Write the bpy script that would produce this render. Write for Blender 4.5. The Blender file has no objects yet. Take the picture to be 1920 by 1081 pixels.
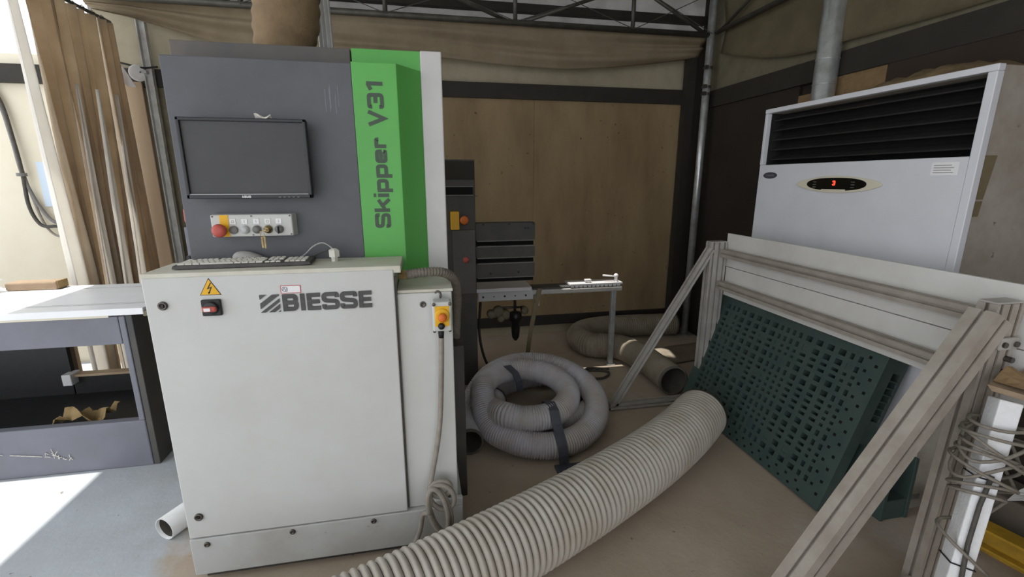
import bpy, bmesh, math, random
from mathutils import Vector, Matrix, noise
random.seed(7)
S = bpy.context.scene
C = S.collection
R = math.radians

# ---------------------------------------------------------------- camera, sky, sun, exposure
cd = bpy.data.cameras.new('camera'); cam = bpy.data.objects.new('camera', cd); C.objects.link(cam)
cam.location = (0, 0, 1.55); cam.rotation_euler = (R(90 - 13.33), 0, R(-11))
cd.sensor_width = 36; cd.lens = 861 / 1920 * 36; cd.clip_start = 0.02
S.camera = cam

W = bpy.data.worlds.new('sky'); S.world = W; W.use_nodes = True
bg = W.node_tree.nodes['Background']
bg.inputs[0].default_value = (0.91, 0.95, 1.0, 1); bg.inputs[1].default_value = 1.5

sd = bpy.data.lights.new('sun', 'SUN'); sun = bpy.data.objects.new('sun', sd); C.objects.link(sun)
sd.energy = 4.5; sd.angle = R(0.6); sd.color = (1.0, 0.97, 0.92)
sun.rotation_euler = Vector((0.274, 0.0, -1)).to_track_quat('-Z', 'Y').to_euler()

S.view_settings.view_transform = 'Standard'; S.view_settings.look = 'None'
S.view_settings.gamma = 1; S.view_settings.exposure = 0.45
S.view_settings.use_curve_mapping = False

# ---------------------------------------------------------------- materials
def lin(c):
    return tuple(((v / 12.92) if v <= 0.04045 else ((v + 0.055) / 1.055) ** 2.4) for v in c) + (1,)

def mat(name, col, rough=0.6, metal=0.0, col2=None, scale=6.0, amount=0.5, bump=0.0, bscale=40.0, stretch=(1, 1, 1), speck=None, spec=0.4):
    m = bpy.data.materials.new(name); m.use_nodes = True
    nt = m.node_tree; N = nt.nodes; L = nt.links
    b = N['Principled BSDF']
    b.inputs['Base Color'].default_value = lin(col)
    b.inputs['Roughness'].default_value = rough; b.inputs['Metallic'].default_value = metal
    b.inputs['Specular IOR Level'].default_value = spec
    tc = N.new('ShaderNodeTexCoord'); mp = N.new('ShaderNodeMapping')
    mp.inputs['Scale'].default_value = stretch
    L.new(tc.outputs['Object'], mp.inputs[0])
    out = None
    if col2:
        n = N.new('ShaderNodeTexNoise'); n.inputs['Scale'].default_value = scale; n.inputs['Detail'].default_value = 6
        n.inputs['Roughness'].default_value = 0.62
        L.new(mp.outputs[0], n.inputs['Vector'])
        r = N.new('ShaderNodeValToRGB'); r.color_ramp.elements[0].position = 0.35; r.color_ramp.elements[1].position = 0.35 + max(0.05, 0.6 * (1 - amount))
        L.new(n.outputs[0], r.inputs[0])
        mx = N.new('ShaderNodeMix'); mx.data_type = 'RGBA'
        mx.inputs['A'].default_value = lin(col); mx.inputs['B'].default_value = lin(col2)
        L.new(r.outputs[0], mx.inputs['Factor']); out = mx.outputs['Result']
    if speck:
        n3 = N.new('ShaderNodeTexNoise'); n3.inputs['Scale'].default_value = speck[1]; n3.inputs['Detail'].default_value = 3
        L.new(tc.outputs['Object'], n3.inputs['Vector'])
        r3 = N.new('ShaderNodeValToRGB'); r3.color_ramp.elements[0].position = speck[2]; r3.color_ramp.elements[1].position = speck[2] + 0.06
        L.new(n3.outputs[0], r3.inputs[0])
        m3 = N.new('ShaderNodeMix'); m3.data_type = 'RGBA'
        if out: L.new(out, m3.inputs['A'])
        else: m3.inputs['A'].default_value = lin(col)
        m3.inputs['B'].default_value = lin(speck[0]); L.new(r3.outputs[0], m3.inputs['Factor']); out = m3.outputs['Result']
    if out: L.new(out, b.inputs['Base Color'])
    if bump:
        n2 = N.new('ShaderNodeTexNoise'); n2.inputs['Scale'].default_value = bscale; n2.inputs['Detail'].default_value = 4
        L.new(mp.outputs[0], n2.inputs['Vector'])
        bp = N.new('ShaderNodeBump'); bp.inputs['Strength'].default_value = bump; bp.inputs['Distance'].default_value = 0.01
        L.new(n2.outputs[0], bp.inputs['Height']); L.new(bp.outputs[0], b.inputs['Normal'])
    return m

M = dict(
    cabinet=mat('cabinet paint', (0.80, 0.80, 0.785), 0.45, 0, (0.765, 0.76, 0.74), 3, 0.4, 0.04, 220),
    door=mat('door paint', (0.80, 0.80, 0.79), 0.45, 0, (0.77, 0.765, 0.75), 2.5, 0.4, 0.04, 220),
    plinth=mat('plinth paint', (0.76, 0.765, 0.76), 0.5, 0, (0.70, 0.69, 0.67), 6, 0.4, 0.04, 200, speck=((0.52, 0.50, 0.47), 22, 0.72)),
    cabtop=mat('cabinet top dust', (0.84, 0.83, 0.78), 0.6, 0, (0.76, 0.73, 0.66), 5, 0.4),
    white=mat('white enamel', (0.84, 0.83, 0.83), 0.4, 0, (0.80, 0.785, 0.78), 4, 0.4),
    charcoal=mat('charcoal enamel', (0.37, 0.375, 0.395), 0.5, 0, (0.335, 0.335, 0.345), 4, 0.4, 0.03, 150),
    charcoal2=mat('dusty charcoal', (0.36, 0.355, 0.355), 0.7, 0, (0.43, 0.40, 0.37), 5, 0.3),
    slate=mat('slate blue grey enamel', (0.46, 0.465, 0.50), 0.5, 0, (0.42, 0.42, 0.45), 4, 0.4),
    darkslate=mat('dark steel and end shade', (0.27, 0.27, 0.27), 0.6, 0, (0.34, 0.32, 0.29), 6, 0.4),
    green=mat('green enamel', (0.37, 0.70, 0.33), 0.4, 0, (0.36, 0.67, 0.32), 5, 0.4),
    lettergrey=mat('grey lettering', (0.27, 0.33, 0.27), 0.5),
    brushed=mat('dark brushed metal', (0.33, 0.32, 0.32), 0.4, 0.35, (0.25, 0.25, 0.25), 8, 0.3, stretch=(1, 1, 8)),
    black=mat('black plastic and shelf shade', (0.10, 0.10, 0.105), 0.45, 0, (0.14, 0.135, 0.13), 30, 0.4),
    bezel=mat('monitor plastic', (0.165, 0.165, 0.18), 0.4, 0, (0.20, 0.195, 0.20), 20, 0.3),
    screen=mat('dusty screen', (0.285, 0.28, 0.285), 0.55, 0, (0.265, 0.26, 0.265), 6, 0.4),
    hole=mat('dark opening', (0.03, 0.03, 0.03), 0.9, 0, (0.05, 0.045, 0.04), 10, 0.5),
    bolt=mat('zinc bolt', (0.42, 0.40, 0.38), 0.4, 0.7, (0.33, 0.31, 0.29), 60, 0.5),
    steel=mat('galvanised steel', (0.80, 0.81, 0.81), 0.28, 0.6, (0.66, 0.66, 0.65), 14, 0.4),
    alu=mat('aluminium profile', (0.74, 0.725, 0.70), 0.45, 0.3, (0.66, 0.64, 0.615), 12, 0.4),
    aludust=mat('dusty aluminium profile', (0.69, 0.655, 0.615), 0.55, 0.2, (0.60, 0.56, 0.515), 9, 0.4),
    keycap=mat('key caps', (0.88, 0.87, 0.83), 0.5, 0, (0.82, 0.80, 0.75), 40, 0.4),
    keybase=mat('keyboard case', (0.26, 0.25, 0.25), 0.5, 0, (0.33, 0.31, 0.29), 30, 0.4),
    mouse=mat('mouse plastic', (0.68, 0.67, 0.66), 0.5, 0, (0.62, 0.60, 0.58), 30, 0.4),
    cable=mat('grey cable', (0.60, 0.57, 0.53), 0.6, 0, (0.52, 0.49, 0.45), 30, 0.4),
    darkcable=mat('dark cable', (0.33, 0.31, 0.29), 0.6, 0, (0.26, 0.25, 0.23), 30, 0.4),
    blackcable=mat('black cable', (0.10, 0.095, 0.09), 0.6),
    conduit=mat('conduit', (0.52, 0.49, 0.45), 0.6, 0, (0.44, 0.41, 0.37), 40, 0.4),
    yellow=mat('signal yellow', (0.92, 0.70, 0.10), 0.45, 0, (0.88, 0.66, 0.10), 20, 0.4),
    red=mat('signal red', (0.74, 0.32, 0.28), 0.45, 0, (0.70, 0.35, 0.30), 20, 0.4),
    orange=mat('dusty orange', (0.86, 0.42, 0.14), 0.5, 0, (0.80, 0.44, 0.2), 20, 0.4),
    brass=mat('brass', (0.62, 0.55, 0.40), 0.35, 0.8, (0.45, 0.38, 0.26), 40, 0.4),
    grey=mat('mid grey plastic', (0.50, 0.49, 0.48), 0.5, 0, (0.44, 0.43, 0.42), 30, 0.4),
    ltgrey=mat('light grey plastic', (0.74, 0.74, 0.74), 0.5),
    paper=mat('paper', (0.93, 0.92, 0.92), 0.8),
    ink=mat('blue ink', (0.30, 0.32, 0.42), 0.8),
    pink=mat('red print', (0.75, 0.40, 0.42), 0.8),
    hose=mat('grey ribbed hose', (0.73, 0.705, 0.67), 0.6, 0, (0.66, 0.62, 0.565), 7, 0.4),
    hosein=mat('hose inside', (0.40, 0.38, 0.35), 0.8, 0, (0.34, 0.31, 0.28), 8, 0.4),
    coil=mat('blue grey ribbed hose', (0.71, 0.70, 0.725), 0.6, 0, (0.64, 0.60, 0.56), 6, 0.4),
    backhose=mat('dusty ribbed hose', (0.58, 0.54, 0.48), 0.7, 0, (0.48, 0.43, 0.36), 6, 0.4),
    strap=mat('dark strap', (0.30, 0.31, 0.35), 0.5, 0, (0.25, 0.25, 0.27), 12, 0.4),
    duct=mat('brown duct cloth', (0.56, 0.47, 0.36), 0.85, 0, (0.48, 0.40, 0.30), 9, 0.4, 0.3, 60),
    pvc=mat('white pipe', (0.86, 0.86, 0.86), 0.4, 0, (0.80, 0.79, 0.77), 8, 0.4),
    pallet=mat('dark green plastic', (0.225, 0.30, 0.285), 0.55, 0, (0.275, 0.325, 0.305), 8, 0.4, 0.1, 60),
    foam=mat('white foam', (0.92, 0.92, 0.93), 0.8, 0, (0.86, 0.85, 0.84), 12, 0.3, 0.3, 60),
    board=mat('white laminated board', (0.85, 0.84, 0.825), 0.5, 0, (0.80, 0.785, 0.76), 4, 0.4),
    acwhite=mat('air conditioner white', (0.86, 0.86, 0.88), 0.45, 0, (0.83, 0.83, 0.85), 4, 0.4),
    acside=mat('air conditioner dusty side', (0.66, 0.63, 0.59), 0.7, 0, (0.58, 0.54, 0.49), 7, 0.4, speck=((0.45, 0.41, 0.36), 30, 0.70)),
    louvre=mat('dark louvre', (0.13, 0.125, 0.125), 0.6, 0, (0.17, 0.16, 0.155), 10, 0.4),
    ivory=mat('ivory plastic', (0.85, 0.82, 0.74), 0.4),
    display=mat('black display', (0.06, 0.06, 0.04), 0.25),
    badge=mat('dark blue badge', (0.28, 0.28, 0.33), 0.4),
    tape=mat('brown tape', (0.48, 0.43, 0.33), 0.6, 0, (0.42, 0.37, 0.28), 12, 0.4),
    wood=mat('brown wall board', (0.60, 0.515, 0.385), 0.7, 0, (0.47, 0.385, 0.275), 2.2, 0.3, 0.1, 40, stretch=(1.6, 1.6, 0.45), speck=((0.36, 0.27, 0.17), 26, 0.69)),
    woodplain=mat('pale plywood sheet', (0.70, 0.61, 0.50), 0.7, 0, (0.62, 0.53, 0.42), 2.5, 0.4, stretch=(2, 2, 0.4)),
    darkwood=mat('dark brown board', (0.225, 0.175, 0.14), 0.75, 0, (0.18, 0.14, 0.11), 4, 0.4),
    chip=mat('chipboard', (0.56, 0.46, 0.33), 0.8, 0, (0.50, 0.40, 0.28), 30, 0.4),
    beam=mat('dark steel beam', (0.20, 0.18, 0.155), 0.7, 0, (0.16, 0.145, 0.125), 6, 0.4),
    wallback=mat('beige sheet wall', (0.68, 0.64, 0.55), 0.85, 0, (0.60, 0.56, 0.47), 3, 0.4),
    wallcream=mat('cream wall', (0.90, 0.87, 0.79), 0.85, 0, (0.87, 0.83, 0.74), 3, 0.4),
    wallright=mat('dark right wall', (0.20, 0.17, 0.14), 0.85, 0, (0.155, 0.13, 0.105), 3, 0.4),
    greenwall=mat('greenish post', (0.48, 0.45, 0.37), 0.7, 0, (0.41, 0.38, 0.31), 8, 0.4),
    card=mat('brown cardboard', (0.61, 0.53, 0.44), 0.85, 0, (0.54, 0.46, 0.37), 10, 0.4),
    leaf=mat('dry paper brown', (0.60, 0.51, 0.35), 0.85, 0, (0.50, 0.41, 0.26), 12, 0.4),
    shav=mat('pale shavings', (0.86, 0.84, 0.80), 0.85),
    plate=mat('pale table top', (0.93, 0.93, 0.94), 0.35, 0, (0.90, 0.90, 0.90), 5, 0.4),
    yellowsteel=mat('worn yellow steel', (0.72, 0.56, 0.14), 0.6, 0, (0.46, 0.36, 0.14), 9, 0.3),
    block=mat('grey block', (0.42, 0.38, 0.34), 0.85, 0, (0.36, 0.32, 0.28), 9, 0.4),
    dust=mat('dust heap', (0.50, 0.42, 0.30), 0.95, 0, (0.40, 0.33, 0.23), 18, 0.4, 0.6, 40),
    zinc=mat('dull zinc', (0.80, 0.80, 0.79), 0.5, 0.1, (0.68, 0.67, 0.65), 14, 0.4),
    truss=mat('truss steel', (0.36, 0.35, 0.32), 0.5, 0.4, (0.28, 0.27, 0.24), 12, 0.4),
    slotlight=mat('bright slot', (0.80, 0.86, 0.92), 0.3),
)
led = bpy.data.materials.new('red led'); led.use_nodes = True
e_ = led.node_tree.nodes['Principled BSDF']; e_.inputs['Emission Color'].default_value = (1, 0.05, 0.02, 1); e_.inputs['Emission Strength'].default_value = 2.0
e_.inputs['Base Color'].default_value = (0.5, 0.02, 0.02, 1); M['led'] = led

def cloth_mat(name, c1, c2, trans):
    m = mat(name, c1, 0.9, 0, c2, 5, 0.4, 0.25, 90)
    nt = m.node_tree; N = nt.nodes; L = nt.links
    b = N['Principled BSDF']; o = N['Material Output']
    t = N.new('ShaderNodeBsdfTranslucent'); mx = N.new('ShaderNodeMixShader'); mx.inputs[0].default_value = trans
    src = b.inputs['Base Color'].links[0].from_socket
    L.new(src, t.inputs['Color']); L.new(b.outputs[0], mx.inputs[1]); L.new(t.outputs[0], mx.inputs[2]); L.new(mx.outputs[0], o.inputs['Surface'])
    return m
M['curtain'] = cloth_mat('tan curtain cloth', (0.86, 0.80, 0.71), (0.79, 0.72, 0.62), 0.5)
M['suncloth'] = cloth_mat('curtain cloth painted sunlit', (0.98, 0.97, 0.95), (0.96, 0.945, 0.92), 0.6)  # curtain colour brightened for sun between the folds
M['drape'] = cloth_mat('tan shade cloth', (0.61, 0.55, 0.455), (0.54, 0.48, 0.39), 0.15)
M['drape2'] = cloth_mat('olive shade cloth', (0.44, 0.40, 0.31), (0.38, 0.34, 0.26), 0.1)
M['clear'] = cloth_mat('translucent glow sheet', (0.80, 0.79, 0.78), (0.70, 0.69, 0.68), 0.33)
M['roof'] = cloth_mat('pale roof sheet', (0.82, 0.83, 0.82), (0.76, 0.76, 0.74), 0.25)
m = bpy.data.materials.new('clear wrap'); m.use_nodes = True
p_ = m.node_tree.nodes['Principled BSDF']; p_.inputs['Base Color'].default_value = (0.9, 0.92, 0.95, 1); p_.inputs['Roughness'].default_value = 0.15; p_.inputs['Alpha'].default_value = 0.55
M['wrap'] = m

# floor: smooth pale grey concrete on the left, brown sawdust over it elsewhere
def floor_mat():
    m = bpy.data.materials.new('dusty concrete'); m.use_nodes = True
    nt = m.node_tree; N = nt.nodes; L = nt.links; b = N['Principled BSDF']; b.inputs['Roughness'].default_value = 0.55
    tc = N.new('ShaderNodeTexCoord')
    def nz(scale, det=6):
        n = N.new('ShaderNodeTexNoise'); n.inputs['Scale'].default_value = scale; n.inputs['Detail'].default_value = det; n.inputs['Roughness'].default_value = 0.65
        L.new(tc.outputs['Object'], n.inputs['Vector']); return n.outputs[0]
    def ramp(src, a, c, ca=(0, 0, 0, 1), cb=(1, 1, 1, 1)):
        r = N.new('ShaderNodeValToRGB'); e = r.color_ramp.elements; e[0].position = a; e[1].position = c; e[0].color = ca; e[1].color = cb
        L.new(src, r.inputs[0]); return r.outputs[0]
    conc = ramp(nz(2.5), 0.35, 0.7, lin((0.72, 0.74, 0.76)), lin((0.66, 0.67, 0.68)))
    dirt = ramp(nz(1.7), 0.3, 0.72, lin((0.73, 0.67, 0.60)), lin((0.645, 0.58, 0.51)))
    sx = N.new('ShaderNodeSeparateXYZ'); L.new(tc.outputs['Object'], sx.inputs[0])
    ad = N.new('ShaderNodeMath'); ad.operation = 'MULTIPLY_ADD'; L.new(nz(6, 8), ad.inputs[0]); ad.inputs[1].default_value = 0.5; L.new(sx.outputs[0], ad.inputs[2])
    mask = ramp(ad.outputs[0], 0.0, 1.0)
    mr = N.new('ShaderNodeMapRange'); L.new(ad.outputs[0], mr.inputs[0]); mr.inputs[1].default_value = -0.92; mr.inputs[2].default_value = -0.78
    mx = N.new('ShaderNodeMix'); mx.data_type = 'RGBA'; L.new(mr.outputs[0], mx.inputs['Factor']); L.new(conc, mx.inputs['A']); L.new(dirt, mx.inputs['B'])
    # scuffed pale patches where the dust has been swept
    m2 = N.new('ShaderNodeMix'); m2.data_type = 'RGBA'; L.new(ramp(nz(1.1, 8), 0.56, 0.74), m2.inputs['Factor'])
    L.new(mx.outputs['Result'], m2.inputs['A']); m2.inputs['B'].default_value = lin((0.75, 0.72, 0.69))
    m3 = N.new('ShaderNodeMix'); m3.data_type = 'RGBA'; L.new(ramp(nz(24, 2), 0.72, 0.77), m3.inputs['Factor'])
    L.new(m2.outputs['Result'], m3.inputs['A']); m3.inputs['B'].default_value = lin((0.45, 0.40, 0.35))
    L.new(m3.outputs['Result'], b.inputs['Base Color'])
    bp = N.new('ShaderNodeBump'); bp.inputs['Strength'].default_value = 0.15; bp.inputs['Distance'].default_value = 0.01
    L.new(nz(35), bp.inputs['Height']); L.new(bp.outputs[0], b.inputs['Normal'])
    return m
M['floor'] = floor_mat()

# ---------------------------------------------------------------- builders
ORG = {}
V = Vector
class MB:
    def __init__(s): s.bm = bmesh.new()
    def face(s, pts):
        return s.bm.faces.new([s.bm.verts.new(p) for p in pts])
    def hexa(s, a):   # 8 points: bottom ring, top ring
        v = [s.bm.verts.new(p) for p in a]
        for f in ((3, 2, 1, 0), (4, 5, 6, 7), (0, 1, 5, 4), (1, 2, 6, 5), (2, 3, 7, 6), (3, 0, 4, 7)):
            s.bm.faces.new([v[i] for i in f])
        return s
    def box(s, x0, x1, y0, y1, z0, z1):
        x0, x1 = sorted((x0, x1)); y0, y1 = sorted((y0, y1)); z0, z1 = sorted((z0, z1))
        return s.hexa([(x0, y0, z0), (x1, y0, z0), (x1, y1, z0), (x0, y1, z0), (x0, y0, z1), (x1, y0, z1), (x1, y1, z1), (x0, y1, z1)])
    def prism(s, poly, p, q, ux, uy):      # polygon cross-section swept from p to q
        p, q, ux, uy = V(p), V(q), V(ux), V(uy); n = len(poly)
        a = [s.bm.verts.new(p + ux * x + uy * y) for x, y in poly]
        b = [s.bm.verts.new(q + ux * x + uy * y) for x, y in poly]
        for i in range(n): s.bm.faces.new((a[i], a[(i + 1) % n], b[(i + 1) % n], b[i]))
        s.bm.faces.new(a[::-1]); s.bm.faces.new(b)
        return s
    def cyl(s, p, q, r, r2=None, n=24):
        p, q = V(p), V(q); r2 = r if r2 is None else r2
        d = (q - p).normalized(); u = d.orthogonal().normalized(); w = d.cross(u)
        a = [s.bm.verts.new(p + (u * math.cos(t) + w * math.sin(t)) * r) for t in [2 * math.pi * i / n for i in range(n)]]
        b = [s.bm.verts.new(q + (u * math.cos(t) + w * math.sin(t)) * r2) for t in [2 * math.pi * i / n for i in range(n)]]
        for i in range(n): s.bm.faces.new((a[i], a[(i + 1) % n], b[(i + 1) % n], b[i]))
        s.bm.faces.new(a[::-1]); s.bm.faces.new(b)
        return s
    def lathe(s, p, axis, prof, n=28):     # prof: (distance along axis, radius)
        p, d = V(p), V(axis).normalized(); u = d.orthogonal().normalized(); w = d.cross(u); prev = None
        for h, r in prof:
            ring = [s.bm.verts.new(p + d * h + (u * math.cos(t) + w * math.sin(t)) * max(r, 1e-4)) for t in [2 * math.pi * i / n for i in range(n)]]
            if prev:
                for i in range(n): s.bm.faces.new((prev[i], prev[(i + 1) % n], ring[(i + 1) % n], ring[i]))
            else: s.bm.faces.new(ring[::-1])
            prev = ring
        s.bm.faces.new(prev); return s
    def tube(s, pts, rad, n=12, cap=True, flat=1.0):
        pts = [V(p) for p in pts]; k = len(pts); prev = None; u = None
        for i, p in enumerate(pts):
            d = (pts[min(i + 1, k - 1)] - pts[max(i - 1, 0)]).normalized()
            if u is None:
                u = d.orthogonal() if abs(d.z) > 0.9 else V((0, 0, 1)).cross(d)
            u = (u - d * u.dot(d)).normalized(); w = d.cross(u)
            r = rad(i) if callable(rad) else rad
            ring = [s.bm.verts.new(p + u * math.cos(t) * r + w * math.sin(t) * r * flat) for t in [2 * math.pi * j / n for j in range(n)]]
            if prev:
                for j in range(n): s.bm.faces.new((prev[j], prev[(j + 1) % n], ring[(j + 1) % n], ring[j]))
            elif cap: s.bm.faces.new(ring[::-1])
            if i == 0: s.first = ring
            prev = ring
        s.last = prev
        if cap: s.bm.faces.new(prev)
        return s
    def ball(s, c, r, sc=(1, 1, 1), sub=2):
        bmesh.ops.create_icosphere(s.bm, subdivisions=sub, radius=r, matrix=Matrix.Translation(c) @ Matrix.Diagonal((*sc, 1)))
        return s
    def grid(s, nu, nv, f):
        v = [[s.bm.verts.new(f(i / nu, j / nv)) for j in range(nv + 1)] for i in range(nu + 1)]
        for i in range(nu):
            for j in range(nv): s.bm.faces.new((v[i][j], v[i + 1][j], v[i + 1][j + 1], v[i][j + 1]))
        return s
    def stroke(s, pts, w, o, ux, uy, dep, closed=False):   # thick line in the plane (ux, uy) raised by dep along uz
        o, ux, uy = V(o), V(ux), V(uy); uz = V(dep)
        P = [V(p).to_2d() if len(p) == 3 else V((p[0], p[1])) for p in pts]; n = len(P); Lf, Rt = [], []
        for i in range(n):
            a = P[(i - 1) % n] if (closed or i > 0) else None
            c = P[(i + 1) % n] if (closed or i < n - 1) else None
            d1 = (P[i] - a).normalized() if a is not None else None
            d2 = (c - P[i]).normalized() if c is not None else None
            if d1 is None: d1 = d2
            if d2 is None: d2 = d1
            n1 = V((-d1.y, d1.x)); n2 = V((-d2.y, d2.x)); m = (n1 + n2)
            m = m.normalized() if m.length > 1e-6 else n1
            k = w / 2 / max(0.4, m.dot(n1))
            Lf.append(P[i] + m * k); Rt.append(P[i] - m * k)
        def T(q, h): return o + ux * q.x + uy * q.y + uz * h
        seg = n if closed else n - 1
        for i in range(seg):
            j = (i + 1) % n
            s.hexa([T(Rt[i], 0), T(Rt[j], 0), T(Lf[j], 0), T(Lf[i], 0), T(Rt[i], 1), T(Rt[j], 1), T(Lf[j], 1), T(Lf[i], 1)])
        return s
    def build(s, name, m, parent=None, bevel=0, smooth=False, seg=2, sub=0, solid=0, org=None):
        me = bpy.data.meshes.new(name)
        o0 = V(org) if org is not None else (ORG[parent.name] if parent else V((0, 0, 0)))
        bmesh.ops.translate(s.bm, verts=s.bm.verts, vec=-o0)
        bmesh.ops.recalc_face_normals(s.bm, faces=s.bm.faces)
        s.bm.to_mesh(me); s.bm.free()
        me.materials.append(m if not isinstance(m, str) else M[m])
        o = bpy.data.objects.new(name, me); C.objects.link(o)
        if parent: o.parent = parent
        else: o.location = o0
        ORG[o.name] = o0
        if solid:
            md = o.modifiers.new('solid', 'SOLIDIFY'); md.thickness = solid; md.offset = 0
        if sub:
            md = o.modifiers.new('sub', 'SUBSURF'); md.levels = sub; md.render_levels = sub
        if bevel:
            md = o.modifiers.new('bevel', 'BEVEL'); md.width = bevel; md.segments = seg; md.limit_method = 'ANGLE'; md.angle_limit = R(40)
        if smooth:
            for p in me.polygons: p.use_smooth = True
            if bevel or smooth == 'auto':
                pass
        return o

def tag(o, label, cat, group=None, kind=None):
    o['label'] = label; o['category'] = cat
    if group: o['group'] = group
    if kind: o['kind'] = kind
    return o
def thing(name, loc, label, cat, group=None):
    o = bpy.data.objects.new(name, None); C.objects.link(o); o.location = loc; o.empty_display_size = 0.1
    ORG[o.name] = V(loc); return tag(o, label, cat, group)
def struct(name, mb, m, **k):
    o = mb.build(name, m, **k); o['kind'] = 'structure'; return o
def box(*a): return MB().box(*a)
def smooth_path(pts, n=12):      # Catmull-Rom through the points
    P = [V(p) for p in pts]; P = [P[0] * 2 - P[1]] + P + [P[-1] * 2 - P[-2]]; out = []
    for i in range(1, len(P) - 2):
        a, b, c, d = P[i - 1], P[i], P[i + 1], P[i + 2]
        for j in range(n):
            t = j / n
            out.append(0.5 * ((2 * b) + (c - a) * t + (2 * a - 5 * b + 4 * c - d) * t * t + (3 * b - a - 3 * c + d) * t ** 3))
    out.append(P[-2]); return out
def resample(pts, step):
    pts = [V(p) for p in pts]; out = [pts[0]]; acc = 0
    for a, b in zip(pts, pts[1:]):
        L = (b - a).length; d = step - acc
        while d <= L:
            out.append(a + (b - a) * (d / L)); d += step
        acc = (acc + L) % step
    return out
def round_poly(pts, r, n=4, closed=False):
    out = []; k = len(pts)
    for i in range(k):
        if not closed and i in (0, k - 1): out.append(pts[i]); continue
        p = V((*pts[i], 0)); a = V((*pts[i - 1], 0)); c = V((*pts[(i + 1) % k], 0))
        ra = min(r, (a - p).length * .49, (c - p).length * .49)
        s = p + (a - p).normalized() * ra; e = p + (c - p).normalized() * ra
        for j in range(n + 1):
            t = j / n; q = s * (1 - t) ** 2 + p * 2 * t * (1 - t) + e * t * t; out.append((q.x, q.y))
    return out
GL = {   # simple extended block letters: width, strokes (points, corner radius, closed)
    'S': (1.05, [([(.95, .70), (.95, .9), (.1, .9), (.1, .54), (.95, .46), (.95, .1), (.1, .1), (.1, .3)], .16, False)]),
    'k': (.95, [([(.1, 0), (.1, 1.0)], 0, False), ([(.88, .72), (.2, .34)], 0, False), ([(.42, .48), (.92, 0)], 0, False)]),
    'i': (.2, [([(.1, 0), (.1, .72)], 0, False), ([(.1, .84), (.1, 1.0)], 0, False)]),
    'p': (.9, [([(.1, -.28), (.1, .72)], 0, False), ([(.1, .1), (.8, .1), (.8, .62), (.1, .62)], .15, False)]),
    'e': (.9, [([(.15, .36), (.78, .36)], 0, False), ([(.8, .30), (.8, .62), (.1, .62), (.1, .09), (.8, .09), (.8, .2)], .13, False)]),
    'r': (.65, [([(.1, 0), (.1, .72)], 0, False), ([(.1, .62), (.58, .62), (.58, .47)], .1, False)]),
    'V': (1.05, [([(.08, 1), (.52, .03), (.97, 1)], 0, False)]),
    '3': (1.0, [([(.1, .72), (.1, .9), (.9, .9), (.9, .1), (.1, .1), (.1, .28)], .15, False), ([(.35, .5), (.9, .5)], 0, False)]),
    '1': (.62, [([(.08, .74), (.5, .93)], 0, False), ([(.5, 0), (.5, 1.0)], 0, False)]),
    ' ': (.55, []),
    'B': (.98, [([(.12, .12), (.80, .12), (.86, .5), (.12, .5)], .2, False), ([(.12, .5), (.80, .5), (.82, .88), (.12, .88)], .2, False), ([(.14, 0), (.14, 1)], 0, False)]),
    'I': (.28, [([(.14, 0), (.14, 1)], 0, False)]),
    'E': (.85, [([(.14, 0), (.14, 1)], 0, False), ([(.14, .11), (.85, .11)], 0, False), ([(.14, .5), (.80, .5)], 0, False), ([(.14, .89), (.85, .89)], 0, False)]),
    'A': (1.0, [([(.1, 0), (.5, .95), (.9, 0)], 0, False), ([(.25, .3), (.75, .3)], 0, False)]),
    'U': (.95, [([(.1, 1), (.1, .1), (.85, .1), (.85, 1)], .15, False)]),
}
def word(mb, text, o, ux, uy, h, length, dep, w=.2, gap=.2, wide=1.0):
    tot = sum(GL[c][0] for c in text) + gap * (len(text) - 1); sx = length / tot
    x = 0; ux = V(ux); uy = V(uy); lift = 0
    for c in text:
        gw, st = GL[c]
        for pts, r, cl in st:
            q = round_poly(pts, r) if r else pts
            q = [((x + a) * sx, b * h) for a, b in q]
            lift += 1; mb.stroke(q, w * h, V(o), ux, uy, V(dep) * (1 + .06 * (lift % 4)), cl)
        x += gw + gap
    return mb

X, Y, Z = V((1, 0, 0)), V((0, 1, 0)), V((0, 0, 1))
FY = 1.708       # plane of the cabinet door
PY = 1.948       # plane of the column's dark panel

# ================================================================ the room
YB, XR = 4.40, 2.72
struct('floor', box(-9, 7, -7, 9, -0.1, 0), 'floor')
wb = struct('wall_back', box(-2.42, XR + .1, YB, YB + .12, 0, 2.80), 'wallback')
wl = struct('wall_left', box(-7, -2.42, YB, YB + .12, 0, 2.47), 'wallcream')
struct('wall_light_block', box(1.7, XR + .1, -3.3, -3.2, 0, 3.4), 'wallright')  # unseen wall added behind the camera to darken the right side
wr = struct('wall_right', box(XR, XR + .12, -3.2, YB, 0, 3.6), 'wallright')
struct('trim_1', box(-7, XR - .02, YB - .05, YB, 2.26, 2.39), 'beam')                    # dark girt along the back wall
struct('trim_2', box(XR - .05, XR, -3, YB - .05, 2.20, 2.345), 'beam')                   # the same along the right wall
struct('trim_3', box(-.3, XR - .1, YB - .045, YB, 0.10, 0.20), 'beam')                   # dark strip under the boards
struct('trim_4', box(2.52, 2.60, YB - .14, YB - .05, 0, 2.75).box(2.58, 2.68, YB - .12, YB - .06, 0, 2.75), 'beam')  # corner column
struct('wall_roof_glow', box(-2.42, XR + .1, YB + .02, YB + .03, 2.80, 3.34), 'clear')  # added translucent sheet, its skylit glow stands in for the roof lining
struct('trim_5', box(-2.42, XR, YB - .05, YB + .02, 2.975, 3.04), 'beam')
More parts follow.
